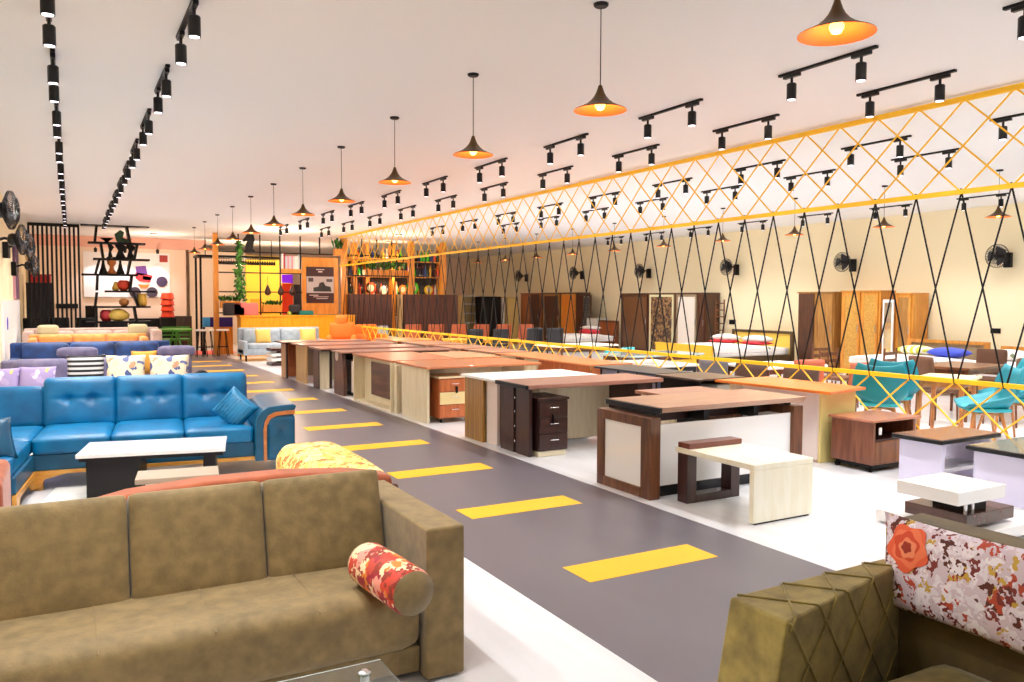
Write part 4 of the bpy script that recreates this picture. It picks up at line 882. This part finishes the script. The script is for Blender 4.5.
fig('tan_jar', 'tan jar on the fifth display shelf', 'jar', 124, 5, [(.07, 0), (.12, .06), (.12, .14), (.06, .2)], plain('b87838', .5)); fig('yellow_vase', 'yellow vase on the fifth display shelf, right', 'vase', 142, 5, [(.1, 0), (.13, .1), (.12, .3), (.14, .34)], plain('e0b850', .5))
fig('yellow_elephant_pot', 'round yellow pot low on the display shelf', 'pot', 118, 6, [(.1, 0), (.26, .08), (.28, .18), (.16, .3), (.03, .34)], plain('d0b050', .5)); fig('red_basket', 'red woven pot low on the display shelf', 'pot', 106, 6, [(.1, 0), (.16, .1), (.15, .24), (.1, .3)], plain('a82830', .6))
# back partition with decor board
YB = 28.5
struct(MB().box(-.8, 3.55, YB, YB + .1, 0, 3.28).build('wall_partition', plain('f4dcc8', .85)))
struct(MB().box(WL, 4.2, YB - .0, YB + .0999, 3.285, CZ - .002).build('trim_soffit', plain('eeb8a6', .85)))
def bx_(px): return ony(px, 300, YB).x
def bz_(py): return ony(110, py, YB).z
BD = thing('decor_board', 'white spotlit board with cartoon free prints on the back wall', 'board', (0, YB, 0)); BD['label'] = 'white spotlit display board with round signs on the back wall'
MB().box(bx_(84), bx_(170), -.06, -.001, bz_(297), bz_(252)).build('panel', plain('f2f0f4', .5), BD)
def bpart(nm, px, py, m, pts=None, r=None, y=-.08):
    if r: MB().lathe([(r, 0), (r, .02)], 18, T(bx_(px), -.062, bz_(py), 90)).build(nm, m, BD)
    else: MB().prism([(bx_(a), bz_(b)) for a, b in pts], -.085, -.061).build(nm, m, BD)
bpart('purple_print', 0, 0, plain('7030a8', .5), [(136, 266), (146, 265), (148, 274), (142, 275), (137, 274)])
bpart('red_print', 0, 0, plain('d82838', .5), [(136, 272), (144, 273), (153, 275), (150, 282), (140, 281), (136, 278)])
bpart('blue_print', 0, 0, plain('3038a0', .5), [(143, 275), (152, 277), (150, 280), (143, 279)])
bpart('orange_print', 0, 0, plain('e8803c', .5), [(138, 284), (150, 284), (147, 288), (141, 288)])
bpart('round_sign', 162, 281, plain('3a2850', .5), r=.17); bpart('round_sign', 135, 292, plain('3a3048', .5), r=.17); bpart('round_sign', 152, 292, plain('3a3048', .5), r=.17); bpart('round_sign', 158, 267, plain('f0e0e4', .5), r=.16); bpart('red_plaque', 0, 0, plain('a02a20', .5), [(160, 254), (168, 254), (168, 261), (160, 261)])
for px in (96, 125, 157):
    s = thing('picture_light', 'small black spotlight above the white display board, %s' % {96: 'left one', 125: 'middle one', 157: 'right one'}[px], 'spotlight', (bx_(px), YB - .5, 3.2)); MB().tube([(0, .5, 0), (0, 0, .05), (0, -.05, 0)], .015, 6).build('arm', BLACK, s); h = MB().lathe([(.04, -.1), (.05, .02)], 12).build('lamp_head', BLACK, s); spot_light(s, (0, 0, -.12), 80, R(110), (1, .97, 1))
# dark cabinets under the board
for i, (a, b, h, m, lb) in enumerate(((86, 98, 1.45, BLACK, 'black shelving stack left under the display board'), (100, 128, .95, BLK2, 'long low black cabinet under the display board'), (130, 162, 1.05, BLACK, 'black counter under the round signs'), (174, 192, 1.12, wood('3a3026', '54483a'), 'dark brown cabinet right of the red stacked stools'))):
    s = unit('dark_cabinet', lb, 'cabinet', a, b, 27.6, h, m, .5, (), (m, m))
sx_ = ony(167.5, 300, 27.0).x
s = thing('black_crate', 'black crate under the red plastic stools beside the dark brown cabinet', 'crate', (sx_, 27.0, 0)); MB().box(-.22, .22, -.2, .2, 0, 1.1).build('body', BLACK, s, bevel=.01); MB().box(-.23, .23, -.21, .21, 1.06, 1.10).build('rim', BLK2, s)
for i in range(4):
    s = thing('plastic_stool', 'bright red plastic stool, %s of the stack on the black crate' % ['lowest', 'second from the bottom', 'third from the bottom', 'topmost'][i], 'stool', (sx_, 27.0, 1.1 + i * .188), 0, 'stacked red stools')
    MB().lathe([(.20, 0), (.17, .16), (.15, .185)], 12).build('body', plain('f04828', .5), s); MB().lathe([(.205, .0), (.21, .02), (.198, .022)], 12).build('rim', plain('d83820', .5), s)

s = thing('green_table', 'bright green round garden table at the far end', 'table', (ony(175, 322, 24.8).x, 24.8, 0)); MB().lathe([(.48, .78), (.48, .81)], 24).build('tabletop', plain('5ca838', .4), s)
for k in range(4): a = PI / 2 * k + .6; MB().tube([(.06 * math.cos(a), .06 * math.sin(a), .78), (.32 * math.cos(a), .32 * math.sin(a), 0)], .02, 6).build('leg', plain('4c9430', .4), s)
for i in range(2):
    chair('green_garden_chair', 'green garden chair beside the green round table, %s one' % ['left', 'right'][i], ony(168 + i * 14, 322, 25.8).x, 25.8, 180, plain('4c9430', .4), None, .8, padded=False)
s = thing('red_rug', 'pinkish red rug on the floor by the green table', 'rug', (ony(202, 340, 26.5).x, 26.5, 0)); MB().lathe([(1.0, .002), (1.0, .008)], 30).build('pile', plain('e86058', .8), s)
s = thing('dark_wardrobe', 'dark cabinet behind the slatted screen with a red suitcase on top', 'cabinet', (ony(40, 300, 26).x, 26, 0)); MB().box(-.33, .33, 0, .5, 0, 2.1).build('body', plain('14121c', .5), s)
MB().box(-.3, -.01, -.02, 0, .1, 2.05).build('door', plain('1c1a26', .4), s); MB().box(.01, .3, -.02, 0, .1, 2.05).build('door', plain('1c1a26', .4), s)
s = thing('red_box', 'red box on top of the dark cabinet behind the slatted screen', 'box', (ony(41, 300, 26).x, 26.2, 2.1)); MB().box(-.25, .25, -.15, .15, 0, .2).build('body', plain('c82828', .5), s, bevel=.02); MB().box(-.26, .26, -.16, .16, .2, .24).build('lid', plain('a82020', .5), s)
for i, px in enumerate((60, 67, 74)):
    o = MB().box(-.11, .11, -.02, .02, -.07, .07).build('wall_frame', BLACK, loc=(ony(px, 306, YB - .03).x, YB - .03, ony(px, 306, YB).z)); tag(o, 'small black frame on the wall behind the slatted screen, %s' % ['left', 'middle', 'right'][i], 'picture frame', 'small black frames')
for i, px in enumerate((36, 56, 88)):
    chair('black_office_chair', 'black chair behind the beige sofa, %s' % ['left one', 'middle one', 'right one'][i], ony(px, 320, 25.2).x + (.12 if i == 1 else 0), 25.0 if i != 1 else 25.5, 170, BLACK, BLK2, 1.15, .5)

# ------------------------------------------------------------ café pergola at the far end
YP = 25.2
OR = wood('d08428', 'eca040', (10, 10, 1.4), .4); ORB = wood('f0a010', 'fcb824', (10, 10, 1.0), .4)
def px_(p): return ony(p, 300, YP).x
def pz_(p, ref=260): return ony(ref, p, YP).z
s = thing('cafe_pergola', 'wooden café pergola with black grid shelving at the far end', 'pergola', (0, YP, 0))
for a, b in ((213.5, 218.5), (341.5, 347), (408.5, 413.5), (440.5, 445.5)):
    MB().box(px_(a), px_(b), -.08, .08, 0, CZ - .01).build('post', OR, s, bevel=.01)
for py in (232.5, 252.5, 273, 292, 312.7): MB().box(px_(218.5), px_(302 if py > 260 else 341.5), -.02, .02, pz_(py) - .018, pz_(py) + .018).build('grid_bar', BLACK, s)
for p in (239, 260.5, 280.4, 300.7): MB().box(px_(p) - .018, px_(p) + .018, -.021, .021, pz_(315), pz_(232.5)).build('grid_bar', BLACK, s)
for p in (320, 338): MB().box(px_(p) - .018, px_(p) + .018, -.021, .021, pz_(252.5), pz_(232.5)).build('grid_bar', BLACK, s)
for py in (236, 256, 276): MB().box(px_(347), px_(408.5), -.02, .02, pz_(py, 380) - .018, pz_(py, 380) + .018).build('grid_bar', BLACK, s)
for p in (362, 377, 392): MB().box(px_(p) - .015, px_(p) + .015, -.021, .021, pz_(256, 380), pz_(236, 380)).build('grid_bar', BLACK, s)
MB().box(px_(302), px_(338), -.04, .04, pz_(314.5), pz_(256)).build('poster_wall', OR, s)
MB().box(px_(347), px_(408.5), -.3, .3, pz_(258.5, 380) - .04, pz_(258.5, 380)).build('ceiling_shelf', OR, s)
c_ = thing('cafe_counter', 'long golden wood counter in front of the black grid', 'counter', (0, YP, 0))
MB().box(px_(234), px_(345), -1.0, -.45, 0, 1.15).build('body', ORB, c_, bevel=.006); MB().box(px_(233), px_(345.5), -1.03, -.42, 1.15, 1.19).build('countertop', ORB, c_)
s = thing('low_partition', 'blue and purple low panel left of the golden counter', 'panel', (0, YP + .3, 0)); MB().box(px_(204), px_(211), -.05, .05, .83, 1.12).build('light_panel', plain('3a9ce0', .5), s); MB().box(px_(211), px_(234), -.05, .05, .83, 1.12).build('panel_board', plain('2a1890', .5), s); MB().box(px_(219), px_(234), -.04, .04, 0, .83).build('base_board', OR, s); MB().box(px_(204), px_(206), -.04, .04, 0, .83).build('post', BLACK, s)
# poster
P = thing('poster', 'dark maroon furniture poster on the orange wood wall', 'poster', (0, YP - .05, 0))
def pq(name, a, b, c, d, m, y=0): return MB().box(px_(a), px_(b), -.012 + y, -.004 + y, pz_(d), pz_(c)).build(name, m, P)
MB().box(px_(306), px_(333.5), -.004, .008, pz_(303), pz_(265.6)).build('sheet', plain('3a1418', .5), P)
pq('photo_print', 306.2, 333.3, 275.5, 292.5, plain('b8b0b4', .5)); 
MB().prism([(px_(313), pz_(291)), (px_(331), pz_(291)), (px_(330), pz_(286)), (px_(325), pz_(285)), (px_(323), pz_(281)), (px_(319), pz_(282)), (px_(318), pz_(286)), (px_(313), pz_(287))], -.016, -.0125).build('sofa_print', plain('1c1c20', .5), P)
for a, b, c, d in ((308, 313, 277, 281), (326, 332, 278, 281), (316, 324, 268, 268.8), (318, 322, 270, 271.2), (309, 318, 294.5, 295.2), (313, 328, 296.2, 296.8), (316, 327, 298, 298.6)): pq('lettering', a, b, c, d, plain('d8c8c8', .5) if c > 290 or c < 272 else plain('4a3c40', .5), -.004)
LEAF = floral([(0, '1c4a14'), (.4, '3a7a24'), (.7, '5ca03a'), (.9, '2a5a1a')], 14)
def planter(label, a, b, py0, py1, soil_h=.22, Y=YP, ref=260, boxm=OR):
    z0, z1 = ony(ref, py1, Y).z, ony(ref, py0, Y).z; xa, xb = ony(a, 300, Y).x, ony(b, 300, Y).x
    s = thing('planter_box', label, 'planter', ((xa + xb) / 2, Y if Y > YP else Y - .145, z0)); hw = (xb - xa) / 2
    MB().box(-hw, hw, -.12, .12, 0, z1 - z0).build('box', boxm, s, bevel=.005)
    m = MB(); rnd = random.Random(int(a))
    for i in range(int(90 * hw) + 20):
        x = rnd.uniform(-hw * .95, hw * .95); y = rnd.uniform(-.1, .1); h = rnd.uniform(.5, 1) * soil_h; a_ = rnd.uniform(0, 6.28); w = rnd.uniform(.025, .05); dx = math.cos(a_); dy = math.sin(a_)
        b0 = m.bm.verts.new((x, y, z1 - z0 - .01)); c0 = m.bm.verts.new((x + dx * w * 1.6 - dy * w, y + dy * w * 1.6 + dx * w, z1 - z0 + h * .6)); d0 = m.bm.verts.new((x + dx * w * 1.6 + dy * w, y + dy * w * 1.6 - dx * w, z1 - z0 + h * .6)); e0 = m.bm.verts.new((x + dx * w * 3, y + dy * w * 3, z1 - z0 + h))
        m.bm.faces.new([b0, c0, e0, d0])
    m.build('foliage', LEAF, s); return s
planter('orange wood planter with green plants on the left of the grid', 219.5, 238.5, 301, 309 - 1.2, .20); D.objects['planter_box'].location.z = ony(260, 308, YP).z
planter('orange wood planter with green plants in the middle of the grid', 261.5, 280, 305, 312, .18)
planter('long planter of dark green plants under the pergola roof, above the bottles', 364, 408, 270, 277, .38, YP + .3, 380)
planter('small planter with green plant high on the grid by the pergola post', 333, 340, 249, 256, .35, YP, 330)
# hanging vine
s = thing('hanging_vine', 'tall green climbing vine on the black grid', 'plant', (px_(239), YP - .12, 0)); MB().tube([(0, 0, pz_(300)), (.04, 0, pz_(280)), (0, 0, pz_(246))], .012, 5).build('stem', plain('3a5a20', .6), s)
m = MB(); rnd = random.Random(3)
for i in range(260):
    z = rnd.uniform(pz_(302), pz_(243)); f = 1 - (z - pz_(302)) / (pz_(243) - pz_(302)) * .6; x = rnd.gauss(0, .09 * f); y = rnd.uniform(-.1, .04); w = rnd.uniform(.03, .06); a = rnd.uniform(0, 6.28)
    v = [m.bm.verts.new((x + w * math.cos(a + q) * (1.4 if q in (0, PI) else .7), y + rnd.uniform(-.02, .02), z + w * math.sin(a + q) * (1.4 if q in (0, PI) else .7))) for q in (0, PI / 2, PI, 3 * PI / 2)]
    m.bm.faces.new(v)
m.build('foliage', LEAF, s)
# knight sculpture (chess horse) on the grid
s = thing('horse_head_ornament', 'black chess horse head ornament on the upper grid bar', 'ornament', (px_(250), YP, pz_(252.5) + .018))
MB().prism([(-.16, 0), (.16, 0), (.14, .05), (.10, .08), (.13, .28), (.16, .36), (.13, .50), (.02, .56), (-.02, .60), (-.05, .54), (-.12, .44), (-.19, .34), (-.17, .28), (-.06, .32), (-.12, .16), (-.10, .08), (-.15, .05)], -.04, .04).build('body', BLACK, s, bevel=.01)
for i, p in enumerate((267.5, 280.5, 292)):
    s = thing('hanging_ornament', 'black drop shaped ornament in the grid, %s' % ['left one', 'middle one', 'right one'][i], 'ornament', (px_(p), YP - .05, pz_(283)), 0, 'drop ornaments'); MB().lathe([(.004, -.04), (.03, -.08), (.10, -.26), (.09, -.33), (.03, -.38)], 12).build('body', plain('3a1c12', .4), s, smooth=True); MB().tube([(0, 0, -.04), (0, 0, .2)], .006, 5).build('string', BLACK, s)
# interior: yellow wall, shelf of books, red pillar, glasses rack
YI = 30.0
def ib(name, label, cat, a, b, py0, py1, m, Y=YI, d=.1, kind=None):
    o = MB().box(ony(a, 300, Y).x, ony(b, 300, Y).x, Y, Y + d, max(0, ony(260, py1, Y).z), ony(260, py0, Y).z).build(name, m)
    if kind: o['kind'] = kind
    else: tag(o, label, cat)
    return o
ib('wall_yellow', '', '', 246, 290, 256, 360, plain('fcd040', .7), kind='structure')
ib('wall_cream', '', '', 190, 246, 252, 360, plain('f4e4d0', .7), Y=31, kind='structure')
ib('red_pillar', 'red orange pillar with purple light panel inside the café', 'pillar', 282.5, 293, 283, 330, plain('f04018', .5), 28)
ib('purple_panel', 'purple glowing panel above the red orange pillar', 'panel', 282.5, 293, 274, 282.5, plain('8020e0', .5, emit=.8), 28)
ib('dark_fridge', 'dark tall cabinet right of the red orange pillar', 'cabinet', 294, 301, 284, 330, plain('101830', .4), 28)
ib('orange_cabinet', 'orange cabinet against the yellow café wall', 'cabinet', 251, 262, 299, 370, plain('f8a020', .5), 29.5)
s = thing('book_row_shelf', 'wooden box shelf of books at the top right of the grid', 'shelf', (0, YP, 0)); MB().box(px_(281), px_(300.3), -.12, .12, pz_(272.6), pz_(268.5)).build('box', OR, s)
rnd = random.Random(5); x = px_(281.5); k = 0
while x < px_(299.5):
    w = rnd.uniform(.035, .06); h = rnd.uniform(.38, .5)
    o = MB().box(0, w, -.08, .08, 0, h).build('book', plain(rnd.choice(['e8a0b0', 'f0e8f0', 'd85070', 'c0d0e0', 'f4c8b0', 'b03850', 'fafafa']), .6), loc=(x, YP, pz_(268.5))); tag(o, 'upright book in the wooden box at the top right of the grid', 'book', 'books on the grid shelf'); x += w + .004; k += 1
# glass rack with hanging glasses
s = thing('glass_rack', 'dark ceiling rack hung with glasses behind the grid', 'rack', (0, 27.6, 0)); XA, XB = ony(196, 300, 27.6).x, ony(281, 300, 27.6).x; zr = ony(240, 258, 27.6).z
MB().box(XA, XB, -.5, .5, zr - .02, zr + .05).build('board', BLACK, s)
for xx in (XA + .3, XB - .3, (XA + XB) / 2): MB().tube([(xx, 0, zr + .05), (xx, 0, CZ)], .015, 6).build('hanger_rod', BLACK, s)
for xx, yy in ((ony(201, 300, 27.1).x, -.5), (ony(196, 300, 27.6).x + .05, .3)): MB().box(xx - .03, xx + .03, yy - .03, yy + .03, 0, zr - .02).build('post', BLACK, s)
g0 = None; rnd = random.Random(9)
for i in range(26):
    if g0 is None:
        g0 = thing('hanging_glass', 'dark wine glass hanging from the ceiling rack behind the grid', 'glass', (0, 0, 0), 0, 'glasses on the ceiling rack'); MB().lathe([(.03, 0), (.03, -.006), (.005, -.01), (.005, -.08), (.03, -.11), (.04, -.16), (.035, -.22)], 8).build('bowl', plain('2a2420', .2), g0); g = g0
    else: g = copy_tree(g0)
    g.location = (XA + .5 + (XB - XA - .8) * i / 25, 27.6 - .42, zr - .021)
# counter items
for i, (p, c1, w, h) in enumerate(((228, '201820', .5, .35), (241, 'e87878', .7, .35), (237, '2a2020', .16, .25), (289, '202028', .3, .3), (299, '107878', .5, .12), (287, 'c0d860', .25, .10))):
    s = thing('counter_item', ['black coffee machine', 'pink box', 'small dark bottle', 'dark appliance', 'teal tray', 'lime green tray'][i] + ' standing on the golden counter', 'box', (px_(p), YP - .65, 1.19)); MB().box(-w / 2, w / 2, -.12, .12, 0, h).build('body', plain(c1, .5), s, bevel=.02); MB().box(-w / 2 + .03, w / 2 - .03, -.10, .10, h, h + .02).build('lid', plain(c1, .4), s)
# bar stools left of the counter
for i, p in enumerate((201.5, 208, 223)):
    s = thing('bar_stool', 'black wire bar stool by the pergola post, %s' % ['left one', 'middle one', 'right one'][i], 'stool', (ony(p, 340, 24.6).x, 24.6, 0)); MB().lathe([(.17, .74), (.18, .76), (.17, .79)], 16).build('seat', plain('e8e0d8', .5), s)
    for k in range(4): a = PI / 4 + PI / 2 * k; MB().tube([(.10 * math.cos(a), .10 * math.sin(a), .74), (.2 * math.cos(a), .2 * math.sin(a), 0)], .012, 6).build('leg', BLACK, s)
    MB().tube([(.165 * math.cos(a), .165 * math.sin(a), .28) for a in [2 * PI * q / 16 for q in range(16)]], .008, 5, True).build('foot_ring', BLACK, s)
# bottle shelf behind the brown wardrobes
s = thing('bottle_shelf', 'wooden back bar shelf full of bottles above the brown wardrobes', 'shelf', (0, 26.4, 0)); XA, XB = ony(347, 300, 26.4).x, ony(440, 300, 26.4).x; za = ony(380, 293, 26.4).z; zb2 = ony(380, 276.5, 26.4).z
for z in (za - .04, zb2, 3.0, 1.2): MB().box(XA, XB, -.18, .18, z - .03, z).build('shelf', OR, s)
for p in (354, 366, 392, 411, 440): xx = ony(p, 300, 26.4).x; MB().box(xx - .06, xx + .06, -.18, .18, 0, CZ - .05).build('upright', OR, s)
MB().box(XA, XB, .18, .21, 1.1, 3.2).build('back_panel', plain('2c2420', .6), s)
bt = None; rnd = random.Random(11)
cols = ['1c3a1c', '0c0c14', 'd04a1c', '30c030', 'e0b030', '1a1a40', 'f0e8e0', '6a1c14', 'e87828', '203a80']
protos = []
for c in cols:
    m = MB().lathe([(.045, 0), (.047, .02), (.047, .20), (.02, .27), (.014, .34), (.014, .36)], 10); protos.append(m)
meshes = [m.build('bottle', plain(c, .2, coat=.4), smooth=True) for m, c in zip(protos, cols)]
caps = [MB().lathe([(.016, .34), (.016, .38)], 8).build('cap', plain(rnd.choice(['d8b040', '202020', 'c03020']), .4), meshes[i]) for i in range(len(cols))]
nb = 0
for lv, z in enumerate((za - .04, zb2, 3.0)):
    nn = 34 if lv < 2 else 26
    for i in range(nn):
        if rnd.random() < .12: continue
        o = meshes[nb] if nb < len(meshes) else copy_tree(rnd.choice(meshes)); nb += 1
        o.location = (XA + .12 + (XB - XA - .24) * i / (nn - 1), 26.4 - .08, z)
        if any(abs(o.location.x - ony(p, 300, 26.4).x) < .10 for p in (354, 366, 392, 411, 440)): o.location.x += .17
        if o.location.x > XB - .1: o.location.x = XB - .12
        sc_ = rnd.uniform(.8, 1.15); o.scale = (1.15, 1.15, sc_)
        tag(o, 'bottle on the %s shelf of the back bar above the brown wardrobes' % ['lowest visible', 'middle', 'top'][lv], 'bottle', 'bottles on the %s back bar shelf' % ['lowest', 'middle', 'top'][lv])
for i, (p, c, r_) in enumerate(((372, 'e85820', .2), (414, '50d020', .22), (430, 'f0d020', .16), (404, 'f0a030', .16), (385, 'f0e8d8', .14))):
    s = thing('round_sign', ['orange red', 'lime green', 'yellow', 'amber', 'cream'][i] + ' round sign on the back bar shelf', 'sign', (ony(p, 290, 26.1).x, 26.25, za - .04 + r_)); MB().lathe([(r_, 0), (r_, .03)], 20, T(0, 0, 0, 90)).build('disc', plain(c, .5), s); MB().lathe([(r_ * .6, .0), (r_ * .6, .036)], 18, T(0, -.0, 0, 90)).build('inner_disc', plain('f4e8c0', .5), s)
# blue grey sofa at the counter
bs = sofa('grey_blue_sofa', 'pale blue grey sofa in front of the golden counter', 2.25, .9, .88, .45, fabric('9aa8b4', 'b8c4cc', 10), (5.28, 22.6, 0), 0, 2, arm=.12, leg=.16)
YC = plain('f4c868', .8)
cushion('pale yellow cushion at the left end of the blue grey sofa', 4.72, 22.42, .66, .42, .4, YC, 0)
cushion('pale yellow cushion at the right end of the blue grey sofa', 5.95, 22.42, .66, .46, .4, YC, 0)
gs = sofa('grey_armchair', 'pale blue grey armchair beside the orange soft chairs', 1.0, .85, .86, .43, fabric('9aa8b4', 'b8c4cc', 10), (8.3, 23.3, 0), R(5), 1, arm=.14, leg=.14); gs['category'] = 'armchair'
ORC = plain('f07820', .75)
for i, (x, y) in enumerate(((6.75, 21.9), (7.72, 22.2))):
    s = thing('orange_tub_chair', 'bright orange soft tub chair before the counter, %s' % ['taller left one', 'right one'][i], 'armchair', (x, y, 0), R(-20 + 30 * i))
    MB().soft(.7, .7, .34, .12, .02, 8, (), T(0, 0, .30)).build('seat', ORC, s, smooth=True); MB().soft(.7, .2, .55, .09, .03, 8, (), T(0, .3, .68 + .08 * (1 - i), -8), 'y').build('backrest', ORC, s, smooth=True)
    if i == 0: MB().soft(.36, .2, .3, .09, .02, 8, (), T(-.02, .33, 1.08), 'y').build('headrest', ORC, s, smooth=True)
    for sg in (-1, 1): MB().soft(.16, .6, .34, .07, .01, 6, (), T(sg * .33, -.02, .5)).build('arm', ORC, s, smooth=True)
    MB().lathe([(.2, 0), (.22, .14)], 14).build('base', BLACK, s)
s = thing('stacked_magazine_table', 'small white and brown tiered side table beside the blue grey sofa', 'side table', (4.78, 20.7, 0))
for z, m in ((.04, DKB), (.16, WHITE), (.28, WHITE), (.40, DKB)): MB().box(-.28, .28, -.3, .3, z - .04, z + .03).build('tier', m, s)
MB().box(-.08, .08, -.08, .08, .07, .36).build('core', BLACK, s)
for i, (x, y, z, e) in enumerate(((5.2, 28.3, 3.1, 80), (7.2, 28.6, 3.1, 80), (9.6, 25.8, 3.4, 60), (2.4, 26.4, 3.4, 80), (5.4, 23.0, 3.4, 90), (8.8, 22.8, 3.4, 60))):  # the lamp before the counter is an added one, to brighten its wood
    s = thing('ceiling_downlight', 'warm downlight at the café ceiling, %s' % ['over the grid', 'behind the poster wall', 'over the bottle shelf', 'left of the pergola', 'added to brighten the counter', 'above the terracotta chairs'][i], 'ceiling lamp', (x, y, CZ)); MB().lathe([(.09, -.03), (.10, 0)], 16).build('housing', BLACK, s); MB().lathe([(.07, -.034), (.07, -.03)], 16).build('lens', plain('ffe0b0', .4, emit=6), s)
    l = D.lights.new('cafe_light', 'POINT'); l.energy = e * 1.3; l.color = (1, .74, .52); l.shadow_soft_size = .1; o = D.objects.new('cafe_light', l); COL.objects.link(o); o.parent = s; o.location = (0, 0, -1.0)
